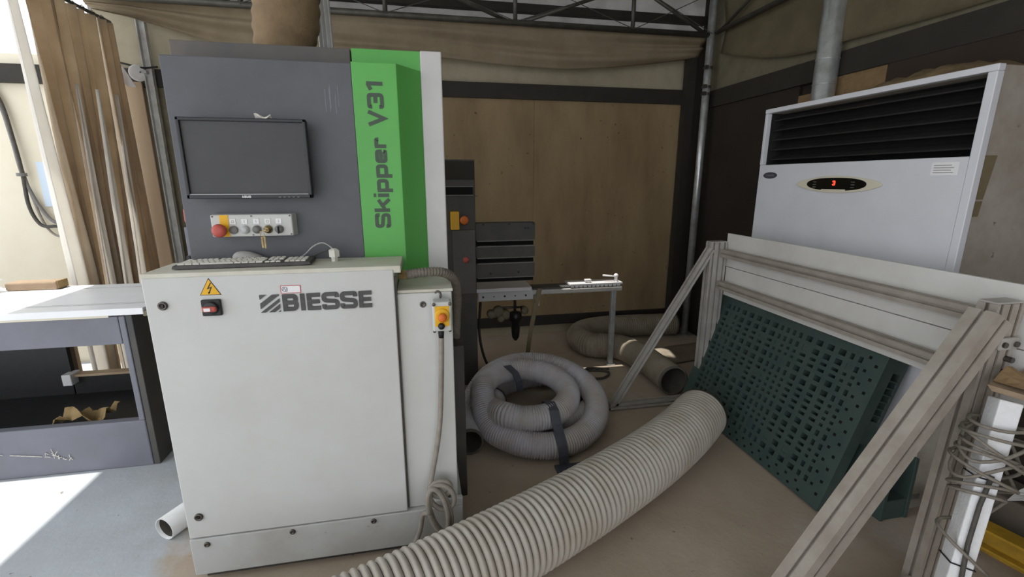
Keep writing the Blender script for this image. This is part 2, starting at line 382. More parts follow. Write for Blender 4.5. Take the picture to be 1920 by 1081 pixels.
# roof sheet: the left bay is open to the sky, a thin gap runs above the outfeed table
rz = 3.32; ex = -1.78 - .274 * rz
rf = MB()
for x0, x1, y0, y1 in ((ex, XR + .1, -3.2, 3.43), (ex, XR + .1, 3.53, YB + .1), (ex, .36, 3.43, 3.53), (.90, 1.08, 3.43, 3.53), (1.22, XR + .1, 3.43, 3.53)):
    rf.box(x0, x1, y0, y1, rz, rz + .02)
struct('ceiling', rf, 'roof')
for i, yy in enumerate((4.25, 3.0, 1.6, 0.2, -1.2)):
    struct('trim_%d' % (10 + i), box(ex + .05, XR, yy - .05, yy + .05, rz - .10, rz), 'beam')

# wall boards
WBX = [(-.30, 1.06), (1.06, 2.53)]
for i, (a, b) in enumerate(WBX):
    pl = box(a + .001, b - .001, YB - .022, YB, .20, 2.26).build('wall_panel', 'wood', wb)
pl = box(-2.1, -.32, YB - .018, YB, 0.0, 2.26).build('wall_panel', 'greenwall', wb)
box(XR - .03, XR, 0.6, 1.9, 1.2, 2.2).build('wall_panel', 'darkwood', wr)
box(XR - .03, XR, 2.42, 2.92, 1.9, 2.205).build('wall_panel', 'chip', wr)
box(XR - .035, XR, 2.92, 3.06, 1.85, 2.13).build('wall_panel', 'chip', wr)
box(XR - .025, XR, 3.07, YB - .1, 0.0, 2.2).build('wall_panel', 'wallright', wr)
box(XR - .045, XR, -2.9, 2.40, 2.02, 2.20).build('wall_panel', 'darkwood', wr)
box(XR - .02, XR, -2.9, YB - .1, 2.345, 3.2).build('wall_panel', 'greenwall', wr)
# bright slot in the left wall, its daylight painted as a pale panel
box(-2.965, -2.865, YB - .012, YB, 1.34, 1.685).build('daylight_panel', 'slotlight', wl)

# truss along the back, then along the right wall
def bar(mb, p, q, r): mb.cyl(p, q, r, n=10)
tx = thing('roof_truss', (1.0, 4.08, 2.8), 'steel roof truss running along the back wall above the tan cloth', 'truss')
zb, zt = 2.80, 3.14
mb = MB(); bar(mb, (-2.6, 4.08, zb), (2.6, 4.08, zb), .024); mb.build('bottom_chord', 'truss', tx, smooth=True)
mb = MB(); bar(mb, (-2.6, 4.08, zt), (2.6, 4.08, zt), .028); mb.build('top_chord', 'truss', tx, smooth=True)
xs = [-2.27, -1.24, -.21, .82, 1.85]
for x in xs:
    mb = MB(); bar(mb, (x, 4.08, zb), (x, 4.08, zt), .018); mb.build('post', 'truss', tx, smooth=True)
for a, b in (((.78, zb), (-.19, zt)), ((.86, zb), (1.83, zt)), ((2.56, zb), (1.87, zt)), ((-1.2, zb), (-.23, zt)), ((-1.28, zb), (-2.2, zt))):
    mb = MB(); bar(mb, (a[0], 4.08, a[1]), (b[0], 4.08, b[1]), .015); mb.build('diagonal_brace', 'truss', tx, smooth=True)
for a, b in ((-.21, .82), (.82, 1.85), (1.85, 2.6), (-1.24, -.21)):
    for p, q in (((a, zb), (b, zt)), ((a, zt), (b, zb))):
        mb = MB(); bar(mb, (p[0], 4.05, p[1]), (q[0], 4.05, q[1]), .0035); mb.build('tie_wire', 'truss', tx)
ty = thing('roof_truss', (2.6, 2.2, 2.8), 'steel roof truss running forward from the corner along the right wall', 'truss')
mb = MB(); bar(mb, (2.60, 4.0, zb), (2.60, -2, zb), .02); mb.build('bottom_chord', 'truss', ty, smooth=True)
mb = MB(); bar(mb, (2.60, 4.0, zt), (2.60, -2, zt), .026); mb.build('top_chord', 'truss', ty, smooth=True)
for y in (3.0, 2.0, 1.0):
    mb = MB(); bar(mb, (2.6, y, zb), (2.6, y, zt), .014); mb.build('post', 'truss', ty, smooth=True)
    mb = MB(); bar(mb, (2.6, y, zt), (2.6, y + .95, zb), .013); mb.build('diagonal_brace', 'truss', ty, smooth=True)
pp = thing('steel_pole', (2.60, 4.08, 0), 'thin shiny galvanised steel pole standing in the dark back corner', 'pole')
mb = MB(); mb.cyl((2.60, 4.08, 0.012), (2.60, 4.08, 3.25), .034); mb.build('shaft', 'steel', pp, smooth=True)
mb = MB(); mb.box(2.53, 2.67, 4.01, 4.15, 0, .012); mb.build('base_plate', 'steel', pp)
for z in (2.30, 2.36, 2.52):
    mb = MB(); mb.cyl((2.60, 4.08, z), (2.60, 4.08, z + .02), .042); mb.box(2.545, 2.575, 4.03, 4.06, z - .005, z + .025); mb.build('clamp', 'bolt', pp)
p2 = MB(); p2.cyl((2.62, 2.78, 0), (2.62, 2.78, rz - .02), .068)
for z in (2.15, 2.3, 2.75): p2.cyl((2.62, 2.78, z), (2.62, 2.78, z + .008), .0705)
tag(p2.build('steel_column', 'steel', smooth=True, org=(2.62, 2.78, 0)), 'thick shiny galvanised steel column rising behind the air conditioner', 'column')

# shade cloth hung under the trusses
def drape(name, fn, nu, nv, m, label, cat='cloth'):
    mb = MB().grid(nu, nv, fn)
    return tag(mb.build(name, m, smooth=True, solid=.004), label, cat)
BE = [(-2.3, 2.76), (-2.05, 2.72), (-1.84, 2.66), (-1.5, 2.575), (-1.2, 2.55), (-.6, 2.55), (.23, 2.545), (.83, 2.51), (1.3, 2.50), (1.7, 2.53), (2.05, 2.575), (2.35, 2.62), (2.6, 2.66)]
def edge_z(x):
    for (a, za), (b, zb_) in zip(BE, BE[1:]):
        if x <= b: return za + (zb_ - za) * (x - a) / (b - a)
    return BE[-1][1]
def f_back(u, v):
    x = -2.3 + 4.9 * u
    top = 2.795
    z = top + (edge_z(x) - top) * v
    fold = .016 * math.sin(v * 9 + u * 5) + .010 * math.sin(v * 17 - u * 11)
    y = 4.14 + .10 * v + fold * math.sin(min(1, v * 3) * math.pi / 2) + .02 * math.sin(u * 14) * v
    return (x, y, z)
drape('shade_cloth', f_back, 110, 30, 'drape', 'tan shade cloth sagging in folds under the back roof truss')
def f_right(u, v):
    y = 3.98 - 5.2 * u
    top = 3.22
    if u < .22: sag = 2.63 - .24 * math.sin(u / .22 * math.pi / 2)
    else: sag = 2.39 + .02 * math.sin(u * 12)
    z = top + (sag - top) * v
    x = 2.655 - .02 * math.sin(u * 40) * v * (1 - v) - .03 * math.sin(v * 7 + u * 9) * .6
    return (x, y, z)
drape('side_cloth', f_right, 90, 20, 'drape2', 'dark olive shade cloth hanging on the upper right wall')

# curtain dividing off the bright bay
def curtain(y0, y1, x, ztop, zbot, folds, amp, seedv, lean=0.0):
    def f(u, v):
        y = y0 + (y1 - y0) * u
        z = ztop + (zbot - ztop) * v
        ph = u * folds * 2 * math.pi + seedv
        a = amp * (.55 + .45 * math.sin(u * 9 + seedv)) * (.5 + .6 * v)
        return (x + a * math.sin(ph + .5 * math.sin(v * 3 + u * 7)) + lean * v + .012 * math.sin(ph * 2.3 + v * 4), y + .35 * a * math.cos(ph * 1.1) + .05 * math.sin(v * 2.0 + u * 5) * v, z)
    return MB().grid(150, 30, f)
ct = thing('curtain', (-2.2, 3.8, 0.05), 'tan pleated curtain hanging on the left between machine and bright bay', 'curtain')
def strip(ya, yb, yc, yd, x, folds, amp, ph0, zt=2.66):     # cloth strip from [ya, yb] at the top to [yc, yd] at the hem
    def f(u, v):
        a = ya + (yb - ya) * u; c = yc + (yd - yc) * u
        y = a + (c - a) * min(1, v * 1.25)
        z = zt + (.10 - zt) * v
        k = amp * (.45 + .75 * min(1, v * 1.6)) * (.75 + .25 * math.sin(u * 17 + ph0 * 3))
        ph = u * folds * 2 * math.pi + ph0 + .6 * math.sin(v * 2.4 + ph0)
        return (x + k * math.sin(ph) + .25 * k * math.sin(2 * ph + 1), y + .45 * k * math.cos(ph), z)
    return MB().grid(max(24, int(folds * 22)), 30, f)
for args in ((3.40, 3.66, 3.48, 3.54, -2.19, 2, .045, .4), (3.64, 3.86, 3.64, 3.71, -2.18, 2, .050, 2.2), (3.85, 4.08, 3.82, 3.92, -2.19, 2, .045, 4.0), (4.05, 4.24, 4.00, 4.25, -2.17, 2.5, .050, 1.0)):
    strip(*args).build('cloth', 'curtain', ct, smooth=True, solid=.003)
for args in ((3.33, 3.42, 3.35, 3.50, -2.21, 1.5, .03, 1.0), (3.65, 3.66, 3.54, 3.66, -2.145, 1.5, .02, 2.0), (3.85, 3.86, 3.71, 3.83, -2.145, 1.5, .02, .3), (4.06, 4.07, 3.91, 3.99, -2.145, 1, .02, 3.0)):  # pale strips put the sun passing between the folds into colour
    o = strip(*args, 2.66 if args[0] < 3.4 else 2.15).build('sun_strip', 'suncloth', ct, smooth=True, solid=.003); o['label'] = 'curtain strip coloured pale for sun coming through the folds'
mb = MB(); mb.cyl((-2.2, 3.0, 2.68), (-2.2, 4.25, 2.68), .012, n=10); mb.build('curtain_rail', 'truss', ct, smooth=True)
for i in range(9):
    y = 3.36 + i * .1
    mb = MB(); mb.tube([(-2.2, y + .0, 2.655), (-2.2 + .02, y, 2.68), (-2.2, y, 2.70), (-2.22, y, 2.68), (-2.2, y, 2.655)], .003, 6); mb.build('hook', 'bolt', ct)

# left back wall furniture
tag(box(-2.345, -2.10, 4.33, 4.348, .10, 2.29).build('plywood_sheet', 'woodplain', bevel=.002, org=(-2.22, 4.34, .1)), 'plain plywood sheet standing upright against the wall right of the curtain', 'board')
ch = MB(); prof = [(0, 0), (.06, 0), (.06, .04), (.052, .04), (.052, .008), (.008, .008), (.008, .04), (0, .04)]
ch.prism(prof, (-2.055, 4.33, 0), (-2.055, 4.33, 2.9), X, -Y)
tag(ch.build('steel_channel', 'zinc', org=(-2.03, 4.31, 0)), 'upright galvanised steel channel on the wall left of the machine column', 'post')
dv = thing('wall_sensor', (-2.11, 4.24, 2.36), 'round white sensor on a bracket on the dark beam left of the machine', 'sensor')
mb = MB(); mb.lathe((-2.11, 4.35, 2.355), (0.25, -1, -.15), [(0, .03), (.02, .03), (.03, .055), (.05, .06), (.068, .05), (.078, .02)], 24); mb.build('dome', 'foam', dv, smooth=True)
mb = MB(); mb.box(-2.07, -2.03, 4.28, 4.35, 2.345, 2.365); mb.build('bracket', 'ltgrey', dv)
for a in range(3):
    t = a * 2.1; mb = MB(); mb.cyl((-2.10 + .03 * math.cos(t), 4.285, 2.35 + .03 * math.sin(t)), (-2.10 + .03 * math.cos(t), 4.278, 2.35 + .03 * math.sin(t)), .006, n=8); mb.build('screw', 'bolt', dv)
tg = thing('hanging_tag', (-2.185, 4.27, 2.33), 'white card tag with a red edge hanging beside the round sensor', 'tag')
mb = MB(); mb.hexa([(-2.165, 4.26, 2.24), (-2.11, 4.27, 2.24), (-2.11, 4.275, 2.24), (-2.165, 4.265, 2.24), (-2.235, 4.26, 2.37), (-2.18, 4.27, 2.385), (-2.18, 4.275, 2.385), (-2.235, 4.265, 2.37)]); mb.build('card', 'paper', tg)
mb = MB(); mb.hexa([(-2.198, 4.257, 2.30), (-2.19, 4.258, 2.30), (-2.19, 4.262, 2.30), (-2.198, 4.261, 2.30), (-2.236, 4.257, 2.37), (-2.228, 4.258, 2.372), (-2.228, 4.262, 2.372), (-2.236, 4.261, 2.37)]); mb.build('red_print', 'red', tg)
wr_ = MB(); wr_.tube(smooth_path([(-2.36, 4.3, 2.44), (-2.2, 4.3, 2.415), (-2.06, 4.29, 2.385), (-1.95, 4.29, 2.395)], 6), .007, 8)
tag(wr_.build('wire', 'blackcable', smooth=True), 'dark wire strung along the wall just above the round sensor', 'wire')
# grey cables looping on the cream wall
cb = thing('wall_cable', (-3.0, 4.36, 1.2), 'grey cable bundle drooping in loops on the cream wall at far left', 'cable')
for k, pts in enumerate((
    [(-3.16, 4.36, 2.30), (-3.08, 4.36, 2.12), (-3.05, 4.35, 1.85), (-3.035, 4.34, 1.6), (-3.05, 4.35, 1.35), (-3.0, 4.35, 1.20), (-2.90, 4.35, 1.185), (-2.86, 4.36, 1.19)],
    [(-3.19, 4.37, 2.30), (-3.10, 4.37, 2.12), (-3.065, 4.36, 1.85), (-3.045, 4.35, 1.6), (-3.0, 4.36, 1.38), (-2.93, 4.36, 1.24), (-2.87, 4.36, 1.205), (-2.85, 4.37, 1.195)],
    [(-3.04, 4.355, 1.62), (-3.02, 4.36, 1.42), (-2.985, 4.36, 1.22), (-2.93, 4.36, 1.12), (-2.86, 4.36, 1.10), (-2.84, 4.37, 1.13)])):
    MB().tube(smooth_path(pts, 8), .013 if k < 2 else .009, 10).build('cable_strand', ('darkcable', 'grey', 'cable')[k], cb, smooth=True)
mb = MB(); mb.cyl((-3.045, 4.345, 1.575), (-3.045, 4.345, 1.60), .032, n=14); mb.build('cable_tie', 'grey', cb)

# ================================================================ workbench at left
wbk = thing('workbench', (-2.6, 2.9, 0), 'long slate grey machine bench with a pale table top at left', 'bench')
BY = 2.612
tp = box(-4.2, -1.43, BY - .02, 3.25, .875, .91).build('table_top', 'plate', wbk, bevel=.004)
for y in (2.70, 2.72, 3.14): box(-4.2, -1.45, y, y + .003, .9095, .9105).build('groove', 'grey', tp)
box(-1.435, -1.415, BY - .015, 2.72, .865, .893).build('end_clip', 'greenwall', tp)
box(-4.2, -1.6, BY - .004, BY + .02, .862, .876).build('edge_tape', 'ivory', wbk)
box(-2.30, -2.22, BY - .012, BY + .02, .852, .872).build('clip', 'ivory', wbk)
box(-4.2, -1.562, BY, BY + .03, .715, .865).build('front_rail', 'slate', wbk, bevel=.004)
box(-4.2, -1.532, BY, BY + .05, .0, .275).build('front_plinth', 'slate', wbk, bevel=.006)
# the right-hand end frame: panel darkened to stand for its shaded side
box(-1.56, -1.532, BY, 2.66, .275, .865).build('front_leg', 'slate', wbk, bevel=.004)
box(-1.53, -1.50, BY + .004, 3.20, 0, .873).build('end_panel', 'darkslate', wbk, bevel=.003)  # dark colour carries the shade on this side
box(-4.2, -1.532, 2.66, 3.22, .20, .22).build('lower_shelf', 'black', wbk)  # black stands in for the deep shade inside the bench
box(-1.70, -1.532, 3.165, 3.178, .22, .345).build('back_rail', 'slate', wbk)
box(-2.22, -1.532, 3.15, 3.21, .345, .36).build('back_shelf', 'woodplain', wbk)
box(-2.235, -2.185, 3.12, 3.21, .30, .372).build('shelf_bracket', 'white', wbk, bevel=.004)
box(-4.2, -2.215, 3.18, 3.21, .22, .86).build('back_panel', 'black', wbk)  # coloured black for the shade under the table top
box(-2.222, -1.532, 3.18, 3.20, .22, .345).build('lower_back_panel', 'black', wbk)  # black again for the bench's shaded interior
# brown board and post seen through the gap
tag(box(-2.46, -2.28, 3.34, 3.37, 0, .84).build('brown_board', 'card', org=(-2.37, 3.355, 0)), 'pinkish brown board standing upright behind the bench, seen through its gap', 'board')
# crumpled dry paper on the shelf
def crumple(c, s, sx, sy, sz, m, name, label, cat, sub=3):
    mb = MB().ball((0, 0, 0), 1, sub=sub); rnd = random.Random(hash(name) % 1000 if False else s)
    off = V((rnd.random() * 9, rnd.random() * 9, rnd.random() * 9))
    for v in mb.bm.verts:
        n = noise.noise(v.co * 2.1 + off) * .55 + noise.noise(v.co * 5 + off) * .3
        v.co = v.co * (1 + n); v.co.x *= sx; v.co.y *= sy; v.co.z = max(-.75, v.co.z) * sz
        v.co += V(c)
    return tag(mb.build(name, m, org=c), label, cat)
pm = MB()
pm.grid(10, 6, lambda u, v: (-2.02 + .26 * u, 2.68 + .14 * v, .235 + .07 * abs(math.sin(u * 4.2 + v)) * (1 - .3 * v) + .03 * math.sin(v * 9 + u * 12)))
tag(pm.build('crumpled_paper', 'leaf', solid=.002, org=(-1.9, 2.78, .222)), 'crumpled brown paper lying on the bench\'s low shelf', 'paper')
sv = MB(); rnd = random.Random(3)
for i in range(70):
    t = rnd.random(); x = -2.52 + .62 * t; z = .20 - .11 * t + rnd.gauss(0, .012 + .02 * (t < .3)); a = rnd.random() * 3.1; L = .012 + .02 * rnd.random()
    if .45 < t < .8: z = .20 - .11 * t; a = -.15
    sv.tube([(x, BY - .003, z), (x + L * .5 * math.cos(a), BY - .006, z + L * .5 * math.sin(a) + .003), (x + L * math.cos(a), BY - .004, z + L * math.sin(a))], .0016, 5)
tag(sv.build('wood_shavings', 'shav'), 'pale wood shavings stuck to the front of the bench plinth', 'shavings', kind='stuff')
# things lying on the far side of the bench
tag(crumple((-2.60, 3.10, .972), 5, .17, .10, .075, 'wrap', 'plastic_wrap', 'crumpled clear plastic wrap heaped on the bench top at far left', 'plastic'), 'crumpled clear plastic wrap heaped on the bench top at far left', 'plastic')
bx = thing('cardboard_box', (-2.33, 3.2, .911), 'flattened brown cardboard box lying on the bench beside the plastic wrap', 'box')
box(-2.42, -2.16, 3.14, 3.24, .911, .958).build('carton_body', 'card', bx, bevel=.008)
box(-2.165, -2.155, 3.15, 3.23, .915, .962).build('carton_flap', 'leaf', bx)

# white pipe lying beside the cabinet
wp = thing('pipe_offcut', (-1.1, 2.1, .05), 'short white pipe lying on the floor left of the control cabinet', 'pipe')
mb = MB(); pth = [(-1.175, 1.985, .052), (-1.06, 2.2, .052), (-.93, 2.44, .052)]
mb.tube(pth, .05, 28, cap=False); a0, a1 = mb.first, mb.last
mb.build('pipe_wall', 'pvc', wp, smooth=True, solid=.004)
mb = MB(); mb.tube([V(pth[0]) + V((.006, .012, 0))] + [V(q) for q in pth[1:]], .0465, 28, cap=False); mb.build('pipe_lining', 'hosein', wp, smooth=True)
mb = MB(); mb.tube([(-1.10, 2.12, .052), (-1.085, 2.15, .052)], .0535, 24); mb.build('pipe_collar', 'blackcable', wp, smooth=True)

# ================================================================ drilling machine: cabinet + column
dm = thing('drilling_machine', (-.4, 2.0, 0), 'large vertical drilling machine with white control cabinet and green and charcoal column', 'machine')
cab = box(-.93, .10, FY + .022, 2.30, .20, 1.13).box(-.925, -.11, FY + .02, 1.93, 1.0, 1.215).build('cabinet_body', 'cabinet', dm, bevel=.004)
box(-.935, -.085, FY + .004, 1.935, 1.215, 1.242).build('cabinet_top', 'cabtop', cab, bevel=.003)
dr = box(-.933, -.112, FY, FY + .022, .203, 1.228).build('cabinet_door', 'door', dm, bevel=.004)
box(-.105, .105, FY + .03, 2.28, 1.13, 1.142).build('side_top', 'cabtop', cab, bevel=.003)
pl = box(-.935, .118, FY - .002, 2.30, .035, .198).box(.0, .118, FY - .004, FY + .02, .198, .236).build('plinth', 'plinth', dm, bevel=.004)
box(-.91, .10, FY + .03, 2.25, 0, .037).build('foot_base', 'darkslate', dm)
for x, z in ((-.875, .172), (-.564, .178), (-.251, .178), (.065, .255)):
    mb = MB(); mb.lathe((x, FY - .002, z), (0, -1, 0), [(0, .011), (.003, .0115), (.006, .009), (.006, .005), (.003, .004)], 16); mb.build('bolt', 'bolt', pl, smooth=True)
for x, z in ((-.879, 1.132), (-.887, .297)):
    mb = MB(); mb.lathe((x, FY, z), (0, -1, 0), [(0, .015), (.006, .015), (.008, .012), (.008, .009), (.003, .008)], 20); mb.build('door_lock', 'bolt', dr, smooth=True)
    # keyed insert
    box(x - .003, x + .003, FY - .006, FY - .002, z - .006, z + .006).build('lock_insert', 'black', dr)
mb = MB(); mb.lathe((-.011, FY + .022, 1.086), (0, -1, 0), [(0, .012), (.003, .012), (.004, .008), (.001, .006)], 18); mb.build('cable_hole', 'bolt', cab, smooth=True)
# warning triangle
def tri(mb, k, y, d):
    c = V((-.7275, 0, 1.1825)); P = [(-.7275, 1.2225), (-.761, 1.1625), (-.694, 1.1625)]
    P = [(c.x + (x - c.x) * k, c.z + (z - c.z) * k) for x, z in P]
    mb.prism([(x, z) for x, z in P], (0, y, 0), (0, y - d, 0), X, Z); return mb
sg = tri(MB(), 1.0, FY, .0012).build('warning_sign', 'black', dm)
tri(MB(), .90, FY - .0012, .0006).build('sign_face', 'yellow', sg)
mb = MB(); mb.stroke([(-.722, 1.206), (-.733, 1.186), (-.722, 1.190), (-.731, 1.170)], .0035, (0, FY - .0018, 0), X, Z, (0, -.0006, 0))
mb.prism([(-.734, 1.174), (-.733, 1.166), (-.7265, 1.172)], (0, FY - .0018, 0), (0, FY - .0024, 0), X, Z); mb.build('lightning_bolt', 'black', sg)
# main switch
ms = box(-.759, -.697, FY - .012, FY, 1.090, 1.148).build('main_switch', 'black', dm, bevel=.004)
mb = MB(); mb.lathe((-.727, FY - .012, 1.119), (0, -1, 0), [(0, .022), (.008, .022), (.010, .018)], 24); mb.build('switch_ring', 'bezel', ms, smooth=True)
box(-.750, -.705, FY - .034, FY - .02, 1.109, 1.128).build('switch_handle', 'red', ms, bevel=.006)
box(-.742, -.722, FY - .036, FY - .032, 1.113, 1.124).build('switch_mark', 'paper', ms)
# sticker
st = box(-.503, -.435, FY - .001, FY, 1.157, 1.186).build('inventory_sticker', 'pink', dm)
box(-.500, -.438, FY - .0016, FY - .001, 1.1595, 1.1835).build('sticker_face', 'paper', st)
mb = MB(); mb.stroke(round_poly([(-.497, 1.166), (-.497, 1.180), (-.480, 1.180), (-.480, 1.163)], .006, 4, True), .0016, (0, FY - .0016, 0), X, Z, (0, -.0005, 0), True)
mb.stroke([(-.494, 1.168), (-.490, 1.178), (-.485, 1.166), (-.482, 1.176)], .0014, (0, FY - .0016, 0), X, Z, (0, -.0005, 0)); mb.build('sticker_print', 'ink', st)
# emblem and lettering on the door
mb = MB()
ex0, ez0, ew, eh = -.574, 1.091, .064, .064
def clipband(c, w):    # 45-degree band clipped to the unit square, as polygon
    sq = [(0, 0), (1, 0), (1, 1), (0, 1)]
    def clip(P, f):
        out = []
        for i in range(len(P)):
            a, b = P[i], P[(i + 1) % len(P)]; fa, fb = f(a), f(b)
            if fa >= 0: out.append(a)
            if (fa >= 0) != (fb >= 0):
                t = fa / (fa - fb); out.append((a[0] + (b[0] - a[0]) * t, a[1] + (b[1] - a[1]) * t))
        return out
    g = lambda p: p[1] - .75 * p[0]
    P = clip(sq, lambda p: g(p) - (c - w)); P = clip(P, lambda p: (c + w) - g(p)); return P
for c, w in ((.88, .14), (.36, .16), (-.08, .10), (-.42, .12), (-.74, .08)):
    P = clipband(c, w)
    if len(P) > 2: mb.prism([(ex0 + x * ew, ez0 + z * eh) for x, z in P], (0, FY, 0), (0, FY - .004, 0), X, Z)
mb.build('emblem', 'brushed', dr)
mb = MB(); word(mb, 'BIESSE', (-.500, FY, 1.092), X, Z, .062, .305, (0, -.004, 0), w=.24, gap=.13); mb.build('door_lettering', 'brushed', dr)
box(-.112, -.104, FY + .012, FY + .024, .21, 1.20).build('door_gasket', 'darkcable', dr)
# cabinet top fittings
gl = MB(); gl.lathe((-.340, 1.86, 1.242), Z, [(0, .013), (.018, .013), (.018, .021), (.042, .021), (.046, .016), (.05, .008)], 6); gl.build('cable_gland', 'keycap', dm)
# conduit leaving the cabinet
mb = MB(); mb.cyl((-.10, 1.80, 1.19), (-.065, 1.80, 1.19), .020, n=6); mb.build('conduit_fitting', 'brass', dm)
cpts = resample(smooth_path([(-.07, 1.80, 1.19), (.0, 1.81, 1.195), (.075, 1.84, 1.185), (.122, 1.90, 1.14), (.138, 1.98, 1.05), (.140, 2.08, .92), (.138, 2.14, .79)], 24), .004)
MB().tube(cpts, lambda i: .018 + .0022 * math.sin(i * 2 * math.pi / 3), 14).build('conduit', 'conduit', dm, smooth=True)
# hook for the pendant
mb = MB(); mb.tube(smooth_path([(.055, FY + .02, 1.118), (.055, FY - .008, 1.118), (.055, FY - .01, 1.135), (.045, FY - .01, 1.142), (.035, FY - .01, 1.136)], 6), .004, 8); mb.build('hook', 'bolt', dm, smooth=True)

# column: charcoal panel, rear housing, green cover, white end
fp = box(-.878, -.237, PY, PY + .03, 1.0, 1.975).build('column_panel', 'charcoal', dm, bevel=.003)
mb = MB(); rnd = random.Random(5)
for i in range(5):
    x = -.345 + .012 * i + rnd.random() * .01; z0 = 1.83 - rnd.random() * .04
    mb.hexa([(x, PY - .0006, z0), (x + .003, PY - .0006, z0), (x + .003, PY, z0), (x, PY, z0), (x, PY - .0006, z0 + .04 + rnd.random() * .05), (x + .003, PY - .0006, z0 + .08), (x + .003, PY, z0 + .08), (x, PY, z0 + .06)])
mb.build('scratch', 'slate', fp)
box(-.888, -.25, 2.06, 2.75, .9, 2.052).build('rear_housing', 'charcoal2', dm, bevel=.004)
box(-.86, -.245, PY + .03, 2.062, 1.0, 1.965).build('panel_backing', 'charcoal', dm)
gc = MB(); gc.prism([(-.237, 1.947), (-.072, 1.947), (.018, 2.056), (.018, 2.07), (-.237, 2.07)], (0, 0, 1.13), (0, 0, 1.98), X, Y)
grn = gc.build('green_cover', 'green', dm, bevel=.002)
box(-.245, .020, 2.058, 2.74, 1.13, 2.053).build('green_back_panel', 'green', dm, bevel=.002)
box(.020, .106, 2.052, 2.74, 1.05, 2.055).build('end_panel', 'white', dm, bevel=.005)
mb = MB(); word(mb, 'Skipper V31', (-.126, PY - .001, 1.360), Z, -X, .060, .552, (0, -.0012, 0), w=.235, gap=.16); mb.build('cover_lettering', 'lettergrey', grn)
box(-.88, .10, 2.3, 2.75, .2, 1.10).build('machine_base', 'darkslate', dm)
box(-.93, -.90, 2.05, 2.2, 1.38, 1.44).build('side_button', 'red', dm, bevel=.01)
box(.106, .165, 2.02, 2.28, .0, .80).build('side_filler', 'darkslate', dm, bevel=.004)  # dark box added to fill the gap beside the cabinet
# small slotted block sticking out on the left
sb = box(-.965, -.885, 2.12, 2.2, 1.24, 1.36).box(-.96, -.885, 2.10, 2.2, 1.20, 1.245).build('side_bracket', 'slate', dm, bevel=.003)
for i in range(4): box(-.962 + i * .019, -.948 + i * .019, 2.095, 2.101, 1.255 - .03, 1.255 - .012).build('bracket_slot', 'black', sb)
# push-button box
pb = MB(); pb.prism([(0, 0), (.282, 0), (.290, .028), (.290, .045), (0, .045)], (-.773, PY, 1.340), (-.773, PY, 1.422), X, -Y)
cbx = MB().hexa([(-.773, PY - .045, 1.340), (-.490, PY - .045, 1.340), (-.482, PY, 1.338), (-.775, PY, 1.338), (-.773, PY - .045, 1.422), (-.490, PY - .045, 1.422), (-.482, PY, 1.424), (-.775, PY, 1.424)]).build('control_box', 'cabinet', dm, bevel=.004)
pb.bm.free()
fy = PY - .0455
box(-.742, -.712, fy - .0008, fy, 1.3405, 1.4215).build('yellow_plate', 'yellow', cbx)
for i, x in enumerate((-.698, -.658, -.617, -.577, -.538)):
    box(x - .010, x + .010, fy - .0012, fy, 1.387, 1.406).build('button_label', 'paper', cbx)
    mb = MB()
    if i in (0, 3): mb.stroke(round_poly([(x - .004, 1.3925), (x + .004, 1.3925), (x + .004, 1.4005), (x - .004, 1.4005)], .003, 3, True), .0012, (0, fy - .0012, 0), X, Z, (0, -.0004, 0), True)
    else: mb.stroke([(x, 1.392), (x, 1.401)], .0012, (0, fy - .0012, 0), X, Z, (0, -.0004, 0))
    mb.build('label_mark', 'grey', cbx)
mb = MB(); mb.lathe((-.738, fy, 1.366), (0, -1, 0), [(0, .013), (.018, .013), (.020, .024), (.030, .025), (.037, .021), (.041, .010)], 28)
o = mb.build('emergency_button', 'red', cbx, smooth=True); o['label'] = 'red mushroom button'
mm = ['grey', 'ltgrey', 'grey', 'brass', 'grey']
for i, x in enumerate((-.698, -.658, -.617, -.577, -.538)):
    mb = MB(); mb.lathe((x, fy, 1.366), (0, -1, 0), [(0, .0155), (.006, .0155), (.009, .014), (.009, .012), (.006 if i == 0 else .012, .0115), (.006 if i == 0 else .013, .004)], 24)
    mb.build('push_button', mm[i], cbx, smooth=True)
box(-.5405, -.5355, fy - .022, fy - .012, 1.350, 1.378).build('selector_knob', 'black', cbx, bevel=.002)
mb = MB(); mb.lathe((-.577, fy - .012, 1.366), (0, -1, 0), [(0, .008), (.012, .008)], 16); mb.box(-.584, -.572, fy - .042, fy - .024, 1.364, 1.368); mb.build('lock_barrel', 'brass', cbx)
mb = MB()
mb.stroke(round_poly([(-.597, 1.342), (-.583, 1.342), (-.583, 1.362), (-.597, 1.362)], .006, 4, True), .0022, (0, fy - .034, 0), X, Z, (0, -.002, 0), True)
mb.box(-.596, -.589, fy - .036, fy - .033, 1.300, 1.345).box(-.586, -.580, fy - .038, fy - .035, 1.298, 1.342)
mb.build('key', 'brass', cbx)
for x, z in ((-.766, 1.416), (-.766, 1.346), (-.632, 1.4165), (-.632, 1.3455), (-.497, 1.416), (-.497, 1.346)):
    mb = MB(); mb.cyl((x, fy + .0005, z), (x, fy - .0015, z), .0032, n=10); mb.build('screw', 'bolt', cbx)

